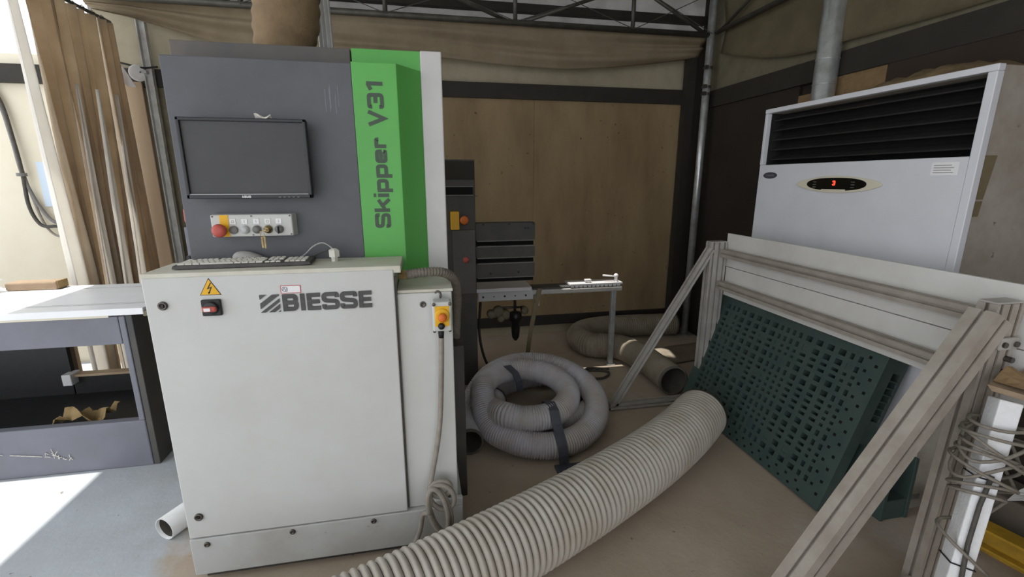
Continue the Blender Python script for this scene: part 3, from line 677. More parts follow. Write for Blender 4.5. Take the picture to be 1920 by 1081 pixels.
# exhaust duct on top
dh = thing('exhaust_duct', (-.60, 2.45, 2.052), 'brown cloth exhaust duct rising from the top of the machine', 'duct')
dp = [(-.59, 2.45, 2.054), (-.588, 2.45, 2.10), (-.575, 2.45, 2.18), (-.555, 2.45, 2.3), (-.55, 2.46, 2.5), (-.60, 2.5, 2.8), (-.66, 2.56, 3.1), (-.70, 2.6, 3.3)]
dd = resample(smooth_path(dp, 20), .01)
MB().tube(dd, lambda i: (.112 + .026 * min(1, i / 18)) + .003 * math.sin(i * 2 * math.pi / 6), 40).build('sleeve', 'duct', dh, smooth=True)
mb = MB(); mb.cyl((-.59, 2.45, 2.0535), (-.59, 2.45, 2.075), .122, n=36); mb.build('clamp_band', 'darkslate', dh, smooth=True)
rc = MB()
rc.prism([(-.035, 0), (-.028, .018), (-.018, .012), (-.008, .018), (.002, .012), (.012, .018), (.022, .012), (.032, .018), (.035, 0), (0, -.02)], (-.43, 2.66, 2.052), (-.455, 2.66, 3.25), X, -Y)
tag(rc.build('ribbed_strip', 'pvc', org=(-.43, 2.66, 2.052)), 'white ribbed plastic strip standing beside the brown duct', 'strip')

# monitor
mn = thing('monitor', (-.633, PY, 1.62), 'black flat monitor with a dusty grey screen mounted on the charcoal panel', 'monitor')
MB().hexa([(-.853, PY - .075, 1.472), (-.413, PY - .075, 1.472), (-.43, PY - .045, 1.49), (-.84, PY - .045, 1.49), (-.850, PY - .075, 1.768), (-.410, PY - .075, 1.768), (-.43, PY - .045, 1.75), (-.84, PY - .045, 1.75)])
fx0, fx1, fz0, fz1, my = -.828, -.402, 1.482, 1.763, PY - .06
mb = MB(); mb.box(fx0, fx1, my, my + .022, fz0, fz1); bk = mb.build('housing', 'bezel', mn, bevel=.006)
mb = MB()
for a in ((fx0, fx1, fz0, fz0 + .016), (fx0, fx1, fz1 - .012, fz1), (fx0, fx0 + .012, fz0, fz1), (fx1 - .012, fx1, fz0, fz1)):
    mb.box(a[0], a[1], my - .012, my + .002, a[2], a[3])
bz = mb.build('bezel', 'bezel', mn, bevel=.003)
box(fx0 + .011, fx1 - .011, my - .003, my + .001, fz0 + .015, fz1 - .011).build('screen', 'screen', mn)
box(fx0 + .013, fx1 - .013, my - .0125, my - .011, fz0 + .0145, fz0 + .0168).build('bezel_edge', 'ltgrey', bz)
mb = MB(); word(mb, 'ASUS', (-.645, my - .012, fz0 + .003), X, Z, .0075, .030, (0, -.0006, 0), w=.24, gap=.25); mb.build('maker_lettering', 'paper', bz)
box(-.68, -.58, my + .02, PY, 1.57, 1.67).build('wall_mount', 'black', mn)
for i in range(5): box(-.52 + i * .016, -.512 + i * .016, my - .0128, my - .011, fz0 + .003, fz0 + .006).build('menu_button', 'grey', bz)
pc = MB(); pc.grid(8, 3, lambda u, v: (-.575 + .055 * u, my - .002 + .014 * v, 1.762 + .008 + .010 * math.sin(u * 6 + 1) * (1 - v) + .004 * math.sin(v * 5)))
tag(pc.build('paper_scrap', 'shav', solid=.003, org=(-.55, my, 1.762)), 'torn scrap of pale paper lying on top of the monitor', 'paper')

# keyboard and mouse on the cabinet top
TZ = 1.2425
kb = thing('keyboard', (-.63, 1.865, TZ), 'dark keyboard with dusty white keys lying on the control cabinet', 'keyboard')
def K(u, v, h): # keyboard local coords, small skew
    a = R(1.5); x = -.865 + u * math.cos(a) - v * math.sin(a); y = 1.768 + u * math.sin(a) + v * math.cos(a) * .80; return V((x, y, TZ + h * .8 + .001 + v * .015))
def kbox(mb, u0, u1, v0, v1, h0, h1, ins=.0):
    mb.hexa([K(u0, v0, h0), K(u1, v0, h0), K(u1, v1, h0), K(u0, v1, h0), K(u0 + ins, v0 + ins, h1), K(u1 - ins, v0 + ins, h1), K(u1 - ins, v1 - ins, h1), K(u0 + ins, v1 - ins, h1)])
mb = MB(); kbox(mb, 0, .455, 0, .150, .002, .016, .003); mb.hexa([K(.02, .0, -.0), K(.43, .0, -.0), K(.43, .02, -.001), K(.02, .02, -.001), K(.02, 0, .004), K(.43, 0, .004), K(.43, .02, .004), K(.02, .02, .004)])
mb.build('case', 'keybase', kb, bevel=.003)
u0 = .012
rows = [[(i * .0185 + (.012 if i > 0 else 0) + (.006 if i > 4 else 0) + (.006 if i > 8 else 0), .0165) for i in range(13)],
        [(i * .0185, .0165) for i in range(13)] + [(13 * .0185, .035)],
        [(0, .026)] + [(.0278 + i * .0185, .0165) for i in range(12)] + [(.0278 + 12 * .0185, .026)],
        [(0, .031)] + [(.0325 + i * .0185, .0165) for i in range(11)] + [(.0325 + 11 * .0185, .040)],
        [(0, .041)] + [(.0425 + i * .0185, .0165) for i in range(10)] + [(.0425 + 10 * .0185, .049)],
        [(0, .022), (.024, .022), (.048, .022), (.072, .108), (.182, .022), (.206, .022), (.230, .022), (.254, .022)]]
nk = 0
for r, row in enumerate(rows):
    v0 = .128 - r * .0205 - (.004 if r else 0)
    ex_ = [(.283 + i * .0185, .0165) for i in range(3)] if r in (1, 2) else ([(.3015, .0165)] if r == 4 else ([(.283 + i * .0185, .0165) for i in range(3)] if r in (0, 5) else []))
    npd = [(.350 + i * .0185, .0165) for i in range(4)] if r in (1, 2, 3, 4, 5) else []
    for a, w in row + ex_ + npd:
        mb = MB(); kbox(mb, u0 + a, u0 + a + w, v0, v0 + .0175, .015, .021, .0015)
        if nk < 99: mb.build('key', 'keycap', kb)
        else:
            if nk == 99: rest = MB()
            kbox(rest, u0 + a, u0 + a + w, v0, v0 + .0175, .015, .021, .0015)
            mb.bm.free()
        nk += 1
if nk > 99:
    o = rest.build('key', 'keycap', kb); o['kind'] = 'stuff'
ms_ = thing('computer_mouse', (-.66, 1.935 - .03, TZ), 'pale grey computer mouse with its cable, lying behind the keyboard', 'mouse')
mb = MB(); mb.ball((0, 0, 0), 1, sub=3)
for v in mb.bm.verts:
    z = max(v.co.z, -.15); v.co = V((-.665 + v.co.x * .058, 1.918 + v.co.y * .026, TZ + .0045 + (z + .15) * .030 * (1 - .35 * v.co.x)))
mb.build('shell', 'mouse', ms_, smooth=True)
box(-.722, -.608, 1.899, 1.937, TZ, TZ + .005).build('base', 'grey', ms_, bevel=.002)
MB().tube(smooth_path([(-.608, 1.912, TZ + .008), (-.56, 1.915, TZ + .004), (-.50, 1.915, TZ + .005), (-.46, 1.90, TZ + .02), (-.42, 1.885, TZ + .055), (-.385, 1.875, TZ + .07), (-.36, 1.865, TZ + .062), (-.342, 1.86, TZ + .046)], 10), .0025, 8).build('mouse_cable', 'mouse', ms_, smooth=True)
kc = MB().tube(smooth_path([(-.45, 1.945, TZ + .006), (-.43, 1.93, TZ + .012), (-.39, 1.90, TZ + .03), (-.355, 1.87, TZ + .045), (-.340, 1.862, TZ + .048)], 8), .0022, 8)
kc.build('keyboard_cable', 'darkcable', kb, smooth=True)

# emergency stop pendant with its cable, hung on the side panel
es = thing('emergency_stop_box', (.057, FY - .02, 1.05), 'white emergency stop box with a yellow face hung on the cabinet side', 'switch')
box(.022, .092, FY - .062, FY, 1.0, 1.113).build('housing', 'cabinet', es, bevel=.006)
MB().box(.031, .083, FY - .0635, FY - .0615, 1.020, 1.098).build('yellow_face', 'yellow', es, bevel=.001)
mb = MB(); mb.lathe((.057, FY - .0635, 1.062), (0, -1, 0), [(0, .027), (.004, .027), (.005, .022)], 28); mb.build('collar', 'yellow', es, smooth=True)
mb = MB(); mb.lathe((.057, FY - .068, 1.060), (0, -1, 0), [(0, .009), (.010, .009), (.012, .016), (.020, .0165), (.026, .012), (.028, .005)], 24); mb.build('push_button', 'orange', es, smooth=True)
mb = MB(); mb.lathe((.053, FY - .0635, 1.022), (0, -1, 0), [(0, .013), (.008, .012), (.012, .009)], 18); mb.build('key_switch', 'black', es, smooth=True)
mb = MB(); mb.cyl((.052, FY - .035, 1.0), (.052, FY - .035, .968), .012, .010, 14); mb.build('cable_gland', 'blackcable', es, smooth=True)
for x, z in ((.028, 1.106), (.086, 1.106), (.028, .994), (.086, .994)):
    mb = MB(); mb.lathe((x, FY - .03 if z < 1 else FY - .062, z), (0, -1, 0), [(0, .006), (.008, .006), (.009, .003)], 12); mb.build('screw', 'bolt', es)
pts = [(.052, FY - .035, .968), (.05, FY - .03, .90), (.044, FY - .022, .75), (.034, FY - .018, .60), (.016, FY - .018, .48), (-.004, FY - .02, .38), (-.016, FY - .03, .33)]
def loop(cx, cz, rx, rz_, y, t0, t1, n, tilt=0):
    return [(cx + rx * math.cos(t0 + (t1 - t0) * i / n) + tilt * math.sin(t0 + (t1 - t0) * i / n), y - .004 * i / n * 3, cz + rz_ * math.sin(t0 + (t1 - t0) * i / n)) for i in range(n + 1)]
pts += loop(.025, .315, .042, .038, FY - .030, math.pi, math.pi * 3.0, 14)
pts += loop(.030, .285, .048, .060, FY - .044, math.pi, math.pi * 3.0, 14, -.012)
pts += loop(.012, .235, .036, .105, FY - .058, math.pi, math.pi * 3.0, 16, -.018)
pts += loop(.020, .225, .040, .110, FY - .046, math.pi, math.pi * 3.0, 16, -.022)
pts += [(-.050, FY - .03, .20), (-.066, FY - .03, .12), (-.10, FY - .03, .05), (-.15, FY - .03, .012), (-.22, FY - .02, .01)]
MB().tube(smooth_path(pts, 4), .0105, 10).build('coiled_cable', 'cable', es, smooth=True)
tag(MB().ball((-.058, FY - .035, .23), .017, (1, 1, 2.2), 2).build('cable_wrap', 'keycap', es), 'x', 'x') if False else None

# ================================================================ rear units
ru = thing('drill_head', (.5, 3.3, .0), 'dark grey slotted drilling unit with yellow and red buttons behind the machine', 'machine')
box(.12, .375, 3.30, 3.62, .0, 1.685).build('tower', 'darkslate', ru, bevel=.004)
box(.12, .372, 3.294, 3.302, 1.55, 1.675).build('tower_cover', 'beam', ru, bevel=.003)
for z in (1.50, 1.44): box(.14, .362, 3.292, 3.302, z, z + .006).build('tower_trim', 'grey', ru)
box(.14, .36, 3.296, 3.303, 1.447, 1.50).build('tower_slot', 'hole', ru)
box(.21, .37, 3.285, 3.302, .73, 1.20).build('tower_plate', 'charcoal2', ru, bevel=.003)
hb = MB()
zs = [1.245, 1.118, 1.077, .991, .951, .842, .812]
for a, b in ((1.245, 1.118), (1.077, .991), (.951, .842)): hb.box(.375, .815, 3.30, 3.40, b, a)
hb.box(.375, .815, 3.345, 3.40, .80, 1.2)
hd = hb.build('slotted_body', 'darkslate', ru, bevel=.003)
for z in (1.116, 1.076, .99, .95, .842): box(.385, .815, 3.296, 3.302, z - .004, z + .003).build('slot_lip', 'grey', ru)
for z0, z1 in ((1.08, 1.112), (.954, .986), (.806, .836)): box(.377, .813, 3.338, 3.346, z0, z1).build('slot', 'hole', ru)
for x, z in ((.43, 1.235), (.62, 1.237), (.80, 1.237), (.76, 1.205), (.74, 1.205), (.48, .875), (.69, .878)):
    mb = MB(); mb.cyl((x, 3.301, z), (x, 3.293, z), .008, n=8); mb.build('bolt', 'black', ru)
o = box(.197, .257, 3.255, 3.302, 1.205, 1.332).build('yellow_block', 'yellow', ru, bevel=.004)
mb = MB(); mb.lathe((.292, 3.302, 1.271), (0, -1, 0), [(0, .018), (.02, .018), (.025, .03), (.05, .03), (.055, .02)], 20); mb.build('red_button', 'orange', ru, smooth=True)
mb = MB(); mb.lathe((.30, 3.285, .985), (0, -1, 0), [(0, .022), (.006, .022), (.008, .012)], 20); mb.build('dial', 'red', ru, smooth=True)
box(.12, .16, 3.2, 3.3, 0, .72).build('cable_tray', 'darkslate', ru)
# outfeed table
ot = thing('outfeed_table', (1.0, 3.48, 0), 'narrow pale metal outfeed table on one leg behind the coiled hose', 'table')
box(.37, .82, 3.40, 3.66, .705, .735).build('rear_plate', 'white', ot, bevel=.004)
fr = box(.40, .84, 3.44, 3.47, .625, .70).build('front_rail', 'ltgrey', ot, bevel=.003)
for i in range(5):
    mb = MB(); mb.cyl((.44 + i * .085, 3.441, .66), (.44 + i * .085, 3.436, .66), .008 if i % 2 == 0 else .005, n=10); mb.build('bolt', 'black', fr)
box(.84, 1.60, 3.45, 3.62, .655, .695).build('table_bar', 'alu', ot, bevel=.008)
box(.85, 1.585, 3.46, 3.60, .694, .708).build('top_strip', 'darkslate', ot)
mb = MB(); 
for i in range(12): mb.prism([(-.012, 0), (.012, 0), (.016, .016), (-.016, .016)], (1.17 + i * .036, 3.452, .700), (1.17 + i * .036, 3.60, .700), X, Z)
mb.box(1.15, 1.60, 3.452, 3.60, .715, .728); mb.build('roller_comb', 'white', ot)
mb = MB(); mb.cyl((1.56, 3.50, .728), (1.56, 3.50, .77), .014, n=12); mb.cyl((1.56, 3.50, .768), (1.44, 3.49, .785), .007, n=10); mb.ball((1.56, 3.50, .775), .02); mb.build('clamp_lever', 'white', ot, smooth=True)
mb = MB(); mb.cyl((1.32, 3.50, .728), (1.32, 3.50, .748), .016, n=12); mb.box(1.29, 1.34, 3.48, 3.52, .742, .754); mb.build('stop_block', 'white', ot)
box(1.515, 1.555, 3.46, 3.50, .012, .655).build('leg', 'steel', ot, bevel=.003)
box(1.50, 1.57, 3.445, 3.515, 0, .012).build('foot_plate', 'steel', ot)
box(.86, .90, 3.47, 3.49, .56, .66).build('bracket', 'ltgrey', ot)
# tan belt draped over the table and air fittings under it
bl = MB(); bl.grid(20, 2, lambda u, v: ((.875 + .012 * v * 3) - .10 * u - .02 * math.sin(u * 3), 3.432 - .015 * math.sin(u * 3) + .0, .71 - .62 * u))
tag(bl.build('hanging_strap', 'tape', solid=.004, org=(.85, 3.43, .1)), 'tan strap hanging down from the edge of the outfeed table', 'strap')
af = thing('air_fitting', (.62, 3.55, .4), 'small pale air valve cluster with a black filter hanging under the outfeed table', 'valve')
for x, z, r in ((.52, .48, .035), (.58, .50, .045), (.64, .47, .04), (.60, .44, .03), (.80, .50, .03)):
    mb = MB(); mb.lathe((x, 3.60, z), (0, -1, 0), [(0, r), (.05, r), (.06, r * .6)], 12); mb.build('valve_body', 'greenwall', af, smooth=True)
mb = MB(); mb.lathe((.72, 3.55, .25), Z, [(0, .012), (.03, .03), (.08, .035), (.17, .04), (.175, .05), (.24, .05), (.25, .02)], 18); mb.build('filter_bowl', 'black', af, smooth=True)
mb = MB(); mb.cyl((.55, 3.60, .52), (.80, 3.60, .52), .01); mb.cyl((.72, 3.58, .5), (.72, 3.58, .705), .012); mb.build('pipe', 'bolt', af, smooth=True)

# ================================================================ hoses
def hose(path, r, pitch, amp, m, parent, n=32, name='hose_wall', wall=.012, innerlen=40):
    step = pitch / 6
    P = resample(smooth_path(path, 30), step)
    mb = MB(); mb.tube(P, lambda i: r - amp * .5 + amp * (abs(math.sin(math.pi * i / 6)) ** .6 - .5), n, cap=False)
    A0, A1 = mb.first, mb.last
    mb.build(name, m, parent, smooth=True)
    mb = MB(); mb.tube(P, r - wall, n, cap=False); i0, i1 = mb.first, mb.last
    # rims
    for ring, p, d in ((i0, P[0], P[1] - P[0]), (i1, P[-1], P[-2] - P[-1])):
        d.normalize(); prev = ring
        outer = [mb.bm.verts.new(p + (v.co - p).normalized() * (r + .002)) for v in ring]
        o2 = [mb.bm.verts.new(v.co + d * .02) for v in outer]
        for a, b in ((ring, outer), (outer, o2)):
            for i in range(n): mb.bm.faces.new((a[i], a[(i + 1) % n], b[(i + 1) % n], b[i]))
    mb.build('hose_lining', 'hosein', parent, smooth=True)
big = thing('duct_hose', (.8, 1.75, 0), 'large pale grey ribbed duct hose lying diagonally across the foreground floor', 'hose')
hose([(-1.0, 1.02, .155), (-.45, 1.21, .155), (.10, 1.42, .155), (.62, 1.66, .155), (1.08, 1.91, .155), (1.40, 2.12, .155), (1.63, 2.30, .155)], .153, .030, .015, 'hose', big, 40)
# the coil keeps clear of the frame foot
co = thing('coiled_hose', (.74, 2.75, 0), 'blue grey ribbed hose coiled in stacked loops and strapped on the floor', 'hose')
def arc(cx, cy, rad, zf, zk, a0, a1, n):     # clockwise arc, height zf at the front and zk at the back
    out = []
    for i in range(n):
        a = R(a0 + (a1 - a0) * i / n); k = .5 + .5 * math.sin(a)
        out.append((cx + rad * math.cos(a), cy + rad * math.sin(a), zf + (zk - zf) * k))
    return out
cp = [(.215, 2.37, .078), (.222, 2.55, .078), (.255, 2.75, .08), (.36, 2.95, .08), (.55, 3.09, .08)]
cp += arc(.79, 2.84, .335, .08, .08, 100, -130, 8)
cp += [(.45, 2.50, .085), (.34, 2.60, .10), (.28, 2.76, .13)]
cp += arc(.675, 2.63, .38, .08, .27, 145, -175, 13)
cp += arc(.595, 2.625, .272, .20, .275, 175, -160, 12)
cp += arc(.59, 2.66, .22, .15, .10, -185, -250, 3)
hose(cp, .076, .014, .008, 'coil', co, 26, wall=.008)
FS = [(2.455, .22), (2.435, .262), (2.38, .278), (2.31, .262), (2.27, .20), (2.225, .165), (2.18, .11), (2.165, .06), (2.165, .015)]
def fstrap(u, v):
    k = min(7.999, u * 8); a = FS[int(k)]; b = FS[int(k) + 1]; t = k - int(k)
    return V((.655 + .055 * v + .035 * u, a[0] + (b[0] - a[0]) * t, a[1] + (b[1] - a[1]) * t))
sp = MB(); sp.grid(24, 1, fstrap)
sp.build('strap', 'strap', co, solid=.006)
sp = MB(); sp.box(.66, .84, 2.10, 2.165, .001, .012); sp.build('strap', 'strap', co)
bpts = [(.42, 3.03, .22), (.43, 2.99, .29), (.45, 2.93, .318), (.47, 2.87, .33), (.50, 2.82, .332), (.54, 2.77, .30), (.56, 2.75, .25), (.57, 2.75, .18)]
sp = MB(); sp.grid(7, 1, lambda u, v: V(bpts[int(round(u * 7))]) + V((.045 * v, .02 * v, 0))); sp.build('strap', 'strap', co, solid=.006)
bh = thing('dusty_hose', (1.6, 3.7, 0), 'dusty ribbed hose bent in a U on the floor along the back wall', 'hose')
hose([(2.50, 4.10, .112), (2.1, 4.13, .112), (1.75, 4.14, .112), (1.50, 4.06, .112), (1.385, 3.87, .112), (1.44, 3.68, .112), (1.65, 3.59, .112), (1.74, 3.36, .112), (1.762, 3.08, .112), (1.762, 2.84, .112)], .11, .02, .008, 'backhose', bh, 30)
# sack / flattened cloth hose behind the frame foot
fl = MB(); fl.grid(16, 10, lambda u, v: (1.92 + .63 * u, 3.34 + .36 * v + .10 * u, .012 + .085 * math.sin(math.pi * min(1, max(0, v))) * (.7 + .3 * math.sin(u * 9)) * (1 - .5 * u)))
tag(fl.build('dust_sack', 'backhose', smooth=True, solid=.004, org=(2.15, 3.6, .012)), 'flattened brown dust sack on the floor behind the far frame foot', 'sack')
# black cables on the floor near the rear unit
bc = MB().tube(smooth_path([(.42, 3.45, .62), (.40, 3.40, .40), (.43, 3.32, .20), (.52, 3.30, .05), (.62, 3.42, .012), (.8, 3.46, .012), (1.0, 3.42, .012), (1.12, 3.34, .012)], 8), .01, 8)
tag(bc.build('black_cable', 'blackcable', smooth=True), 'black cable trailing from the outfeed table to the floor behind the coil', 'cable')
fc = MB().tube(smooth_path([(1.18, 3.30, .012), (1.30, 3.36, .012), (1.45, 3.30, .012), (1.36, 3.20, .012), (1.22, 3.24, .012), (1.30, 3.40, .013), (1.48, 3.36, .012)], 8), .009, 8)
tag(fc.build('floor_cable', 'darkcable', smooth=True), 'grey cable looped on the floor at the outfeed table leg', 'cable')

# ================================================================ aluminium frame with white boards
def profile(mb, p, q, wu, wv, su, sv, U, Vv, slot=.012, dep=.014):
    """slotted extrusion from p to q; wu x wv section with su / sv slots on its sides"""
    P = []
    def side(a, b, n, nrm):
        a, b = V(a), V(b); L = (b - a).length; d = (b - a) / L; out = [a]
        for i in range(n):
            c = L * (i + .5) / n
            for t, h in ((c - slot / 2, 0), (c - slot / 2, dep * .35), (c - slot * .8, dep * .4), (c - slot * .8, dep), (c + slot * .8, dep), (c + slot * .8, dep * .4), (c + slot / 2, dep * .35), (c + slot / 2, 0)):
                out.append(a + d * t - V(nrm) * h)
        return out
    hu, hv = wu / 2, wv / 2
    P += side((-hu, -hv), (hu, -hv), su, (0, -1)); P += side((hu, -hv), (hu, hv), sv, (1, 0))
    P += side((hu, hv), (-hu, hv), su, (0, 1)); P += side((-hu, hv), (-hu, -hv), sv, (-1, 0))
    return mb.prism([(v.x, v.y) for v in P], p, q, U, Vv)
fm = thing('profile_frame', (1.93, 1.95, 0), 'slotted aluminium profile frame with braced posts carrying two white boards', 'frame')
PX = 1.925
FAR, NEAR = 2.735, 1.165
def post(y, nm, lean=0):
    o = profile(MB(), (PX - lean, y, 0), (PX, y, 1.145), .12, .06, 3, 1, X, Y).build('post', nm, fm)
    mb = MB(); mb.box(PX - .058, PX + .058, y - .028, y + .028, 1.1455, 1.1515); mb.build('end_cap', 'alu', o)
    return o
pf = post(FAR, 'alu'); pn = post(NEAR, 'aludust', .055)
def brace(y, foot, top, w, m):
    foot, top = V((foot[0], y, foot[1])), V((top[0], y, top[1])); d = (top - foot).normalized(); u = d.cross(Y).normalized()
    return profile(MB(), foot, top, w, w, 1, 1, u, Y).build('diagonal_brace', m, fm)
brace(FAR - .02, (1.245, .045), (1.868, 1.105), .045, 'alu')
brace(NEAR - .03, (1.165, .03), (1.842, 1.11), .085, 'aludust')
o = profile(MB(), (1.215, FAR - .02, .032), (1.866, FAR - .02, .032), .045, .045, 1, 1, Y, Z).build('base_bar', 'alu', fm)
o = profile(MB(), (1.12, NEAR - .03, .032), (1.80, NEAR - .03, .032), .045, .045, 1, 1, Y, Z).build('base_bar', 'aludust', fm)
mb = MB(); mb.cyl((1.235, FAR - .02, 0), (1.235, FAR - .02, .01), .02, n=14); mb.build('foot', 'bolt', fm)
for z in (1.078, .862):
    profile(MB(), (1.955, NEAR + .03, z), (1.955, FAR - .03, z), .05, .05, 1, 1, X, Z, slot=.012).build('cross_rail', 'aludust', fm)
# stub on the far side of the near post and brackets
profile(MB(), (1.985, NEAR, 1.05), (2.11, NEAR, 1.05), .045, .045, 1, 1, Y, Z).build('rail_stub', 'alu', fm)
for y, s in ((NEAR, -1),):
    br = box(PX - .03, PX + .05, y - .045, y - .030, .985, 1.03).build('corner_bracket', 'alu', fm, bevel=.006)
    for i, (x, z) in enumerate(((PX - .015, 1.007), (PX + .035, 1.007), (PX + .03, .95), (PX + .03, .90))):
        mb = MB(); mb.cyl((x, y - .030, z), (x, y - .052, z), .010, n=12); mb.build('bracket_bolt', 'bolt', br)
br = box(PX - .075, PX - .055, FAR - .035, FAR + .01, 1.05, 1.10).build('corner_bracket', 'alu', fm, bevel=.004)
box(PX - .10, PX - .055, FAR - .035, FAR + .02, .005, .05).build('corner_bracket', 'alu', fm, bevel=.006)
b1 = box(1.992, 2.010, .70, FAR - .01, .985, 1.203).build('upper_board', 'board', fm, bevel=.002)
b2 = box(1.990, 2.006, .72, FAR - .03, .79, .982).build('lower_board', 'board', fm, bevel=.002)

# ================================================================ plastic pallet leaning on the air conditioner
pa = thing('plastic_pallet', (1.85, 2.17, 0), 'dark green plastic grid pallet standing on edge behind the frame', 'pallet')
th = math.atan2(.262, .80)
PB = V((1.785, 0, .012)); PU = V((math.sin(th), 0, math.cos(th))); PN = V((-math.cos(th), 0, math.sin(th)))  # up the face, outward normal
Y0, Y1, HT = 1.575, 2.775, .86
def pbox(mb, ya, yb, ua, ub, da, db):       # da..db depth behind the face
    def q(y, u, d): p = PB + PU * u - PN * d; return (p.x, y, p.z)
    return mb.hexa([q(ya, ua, da), q(yb, ua, da), q(yb, ua, db), q(ya, ua, db), q(ya, ub, da), q(yb, ub, da), q(yb, ub, db), q(ya, ub, db)])
dk = MB()
m1 = .105
def cells(a, b, pat):     # bar intervals between the holes
    tot = sum(h + w for h, w in pat); k = (b - a) / tot; out = []; x = a
    for h, w in pat: out.append((x, x + h * k)); x += (h + w) * k
    return out
big_, sm = (.034, .026), (.018, .022)
patY = [sm, sm, big_, big_, big_, big_, sm, sm, sm, sm, big_, big_, big_, big_, big_, sm, sm, big_]
patU = [big_, big_, sm, sm, big_, big_, sm, sm, sm, sm, big_, big_, sm, sm, big_, big_]
hy = cells(Y0 + m1, Y1 - .06, patY); hu = cells(.085, HT - .08, patU)
yb_ = [Y0] + [v for a in hy for v in a] + [Y1]
ub_ = [0] + [v for a in hu for v in a] + [HT]
# face bars: verticals and horizontals, horizontals a little recessed as on moulded decks
for i in range(0, len(yb_), 2): pbox(dk, yb_[i], yb_[i + 1], 0, HT, 0, .06)
for j in range(0, len(ub_), 2): pbox(dk, Y0 + .001, Y1 - .001, ub_[j], ub_[j + 1], .0004, .0615)
rnd = random.Random(11)
for j in range(len(hu)):
    for i in range(len(hy)):
        if rnd.random() < .06: pbox(dk, hy[i][0], hy[i][1], hu[j][0], hu[j][1], .003, .02)
deck = dk.build('deck', 'pallet', pa)
nb = MB()
for i in range(2):
    for j in range(12):
        yy = Y0 + .03 + i * .04; uu = .06 + j * (HT - .12) / 11 + (.03 if i else 0); pbox(nb, yy, yy + .014, uu, uu + .014, -.001, .002)
for i in range(16):
    for j in range(2):
        yy = Y0 + .12 + i * .066 + (.03 if j else 0); uu = .018 + j * .034; pbox(nb, yy, yy + .014, uu, uu + .012, -.001, .002)
nb.build('drain_slots', 'hole', deck)['kind'] = 'stuff'
for a in ((0, .13), (.365, .495), (.73, .86)):
    for b in ((Y0 + .01, Y0 + .16), (2.10, 2.25), (Y1 - .16, Y1 - .01)):
        pbox(MB(), b[0], b[1], a[0] + .004, a[1] - .004, .0625, .125).build('block', 'pallet', pa, bevel=.006)
pbox(MB(), Y0 + .012, Y1 - .01, .004, HT - .004, .125, .146).build('rear_deck', 'pallet', pa, bevel=.003)  # solid back sheet added to keep the deck holes dark
for j in range(6): pbox(MB(), Y0 + .004, Y0 + .012, .52 + j * .035, .525 + j * .035, .0625, .125).build('side_rib', 'pallet', pa)
pb2 = thing('plastic_pallet', (2.1, 2.1, 0), 'second dark plastic pallet, its lower edge showing between the green pallet and the air conditioner', 'pallet')
box(2.03, 2.05, 1.47, 2.60, .0, .31).build('deck', 'pallet', pb2, bevel=.003)
box(2.165, 2.185, 1.47, 2.60, .0, .31).build('rear_deck', 'pallet', pb2, bevel=.003)
for y in (1.475, 1.98, 2.47): box(2.05, 2.165, y, y + .12, .0, .10).build('block', 'pallet', pb2, bevel=.004)

# ================================================================ air conditioner
ax, ay0, ay1, az = 2.2, 1.516, 2.762, 1.985
ac = thing('air_conditioner', (2.42, 2.14, 0), 'big white floor standing air conditioner with dark louvres behind the frame', 'air conditioner')
MB().box(ax + .023, 2.66, ay0 + .004, ay1 - .004, 0, 1.64).box(ax + .122, 2.66, ay0 + .004, ay1 - .004, 1.64, az - .004).box(ax + .0305, ax + .122, ay0 + .004, ay0 + .034, 1.64, az - .004).box(ax + .0305, ax + .122, ay0 + .034, ay1 - .022, az - .026, az - .004).build('casing', 'acside', ac)
ps = MB()
ps.box(ax, ax + .022, ay0 + .036, ay1 - .001, .02, 1.642)
pan = ps.build('front_panel', 'acwhite', ac, bevel=.004)
fr = MB()
fr.box(ax - .004, ax + .03, ay0, ay0 + .034, .02, az - .0265); fr.box(ax - .002, ax + .03, ay1 - .022, ay1, 1.643, az - .0265)
fr.box(ax - .004, ax + .03, ay0, ay1, az - .026, az)
fr.build('front_frame', 'acwhite', ac, bevel=.003)
box(ax + .118, ax + .121, ay0 + .03, ay1 - .02, 1.64, az - .02).build('outlet_back', 'hole', ac)
for k in range(5):
    z = 1.672 + k * .060
    mb = MB(); mb.hexa([(ax + .047, ay0 + .036, z), (ax + .047, ay1 - .024, z), (ax + .092, ay1 - .024, z + .022), (ax + .092, ay0 + .036, z + .022), (ax + .045, ay0 + .036, z + .007), (ax + .045, ay1 - .024, z + .007), (ax + .090, ay1 - .024, z + .030), (ax + .090, ay0 + .036, z + .030)])
    mb.build('louvre', 'louvre', ac)
box(ax + .0305, ax + .122, ay1 - .0225, ay1 - .004, 1.6405, az - .0045).build('outlet_cheek', 'louvre', ac)
def oval(mb, yc, zc, ry, rz_, x0, x1, n=40, pw=2.0):
    P = []
    for i in range(n):
        t = 2 * math.pi * i / n; c, s = math.cos(t), math.sin(t)
        P.append((yc + ry * math.copysign(abs(c) ** (2 / pw), c), zc + rz_ * math.copysign(abs(s) ** (2 / pw), s)))
    return mb.prism(P, (x0, 0, 0), (x1, 0, 0), Y, Z)
cp_ = oval(MB(), 2.16, 1.525, .265, .045, ax, ax - .008, pw=1.7).build('control_bezel', 'ivory', ac, bevel=.002)
oval(MB(), 2.16, 1.526, .185, .034, ax - .0078, ax - .0095, pw=2.3).build('display', 'display', cp_)
mb = MB(); mb.box(ax - .0105, ax - .0094, 2.09, 2.24, 1.489, 1.499); mb.build('logo_strip', 'ivory', cp_)
mb = MB()
Zc, Yc = 1.532, 2.165
word(mb, 'S' if False else '3', (ax - .0094, Yc + .008, Zc - .012), -Y, Z, .024, .016, (-.001, 0, 0), w=.22); mb.build('led_digit', 'led', cp_)
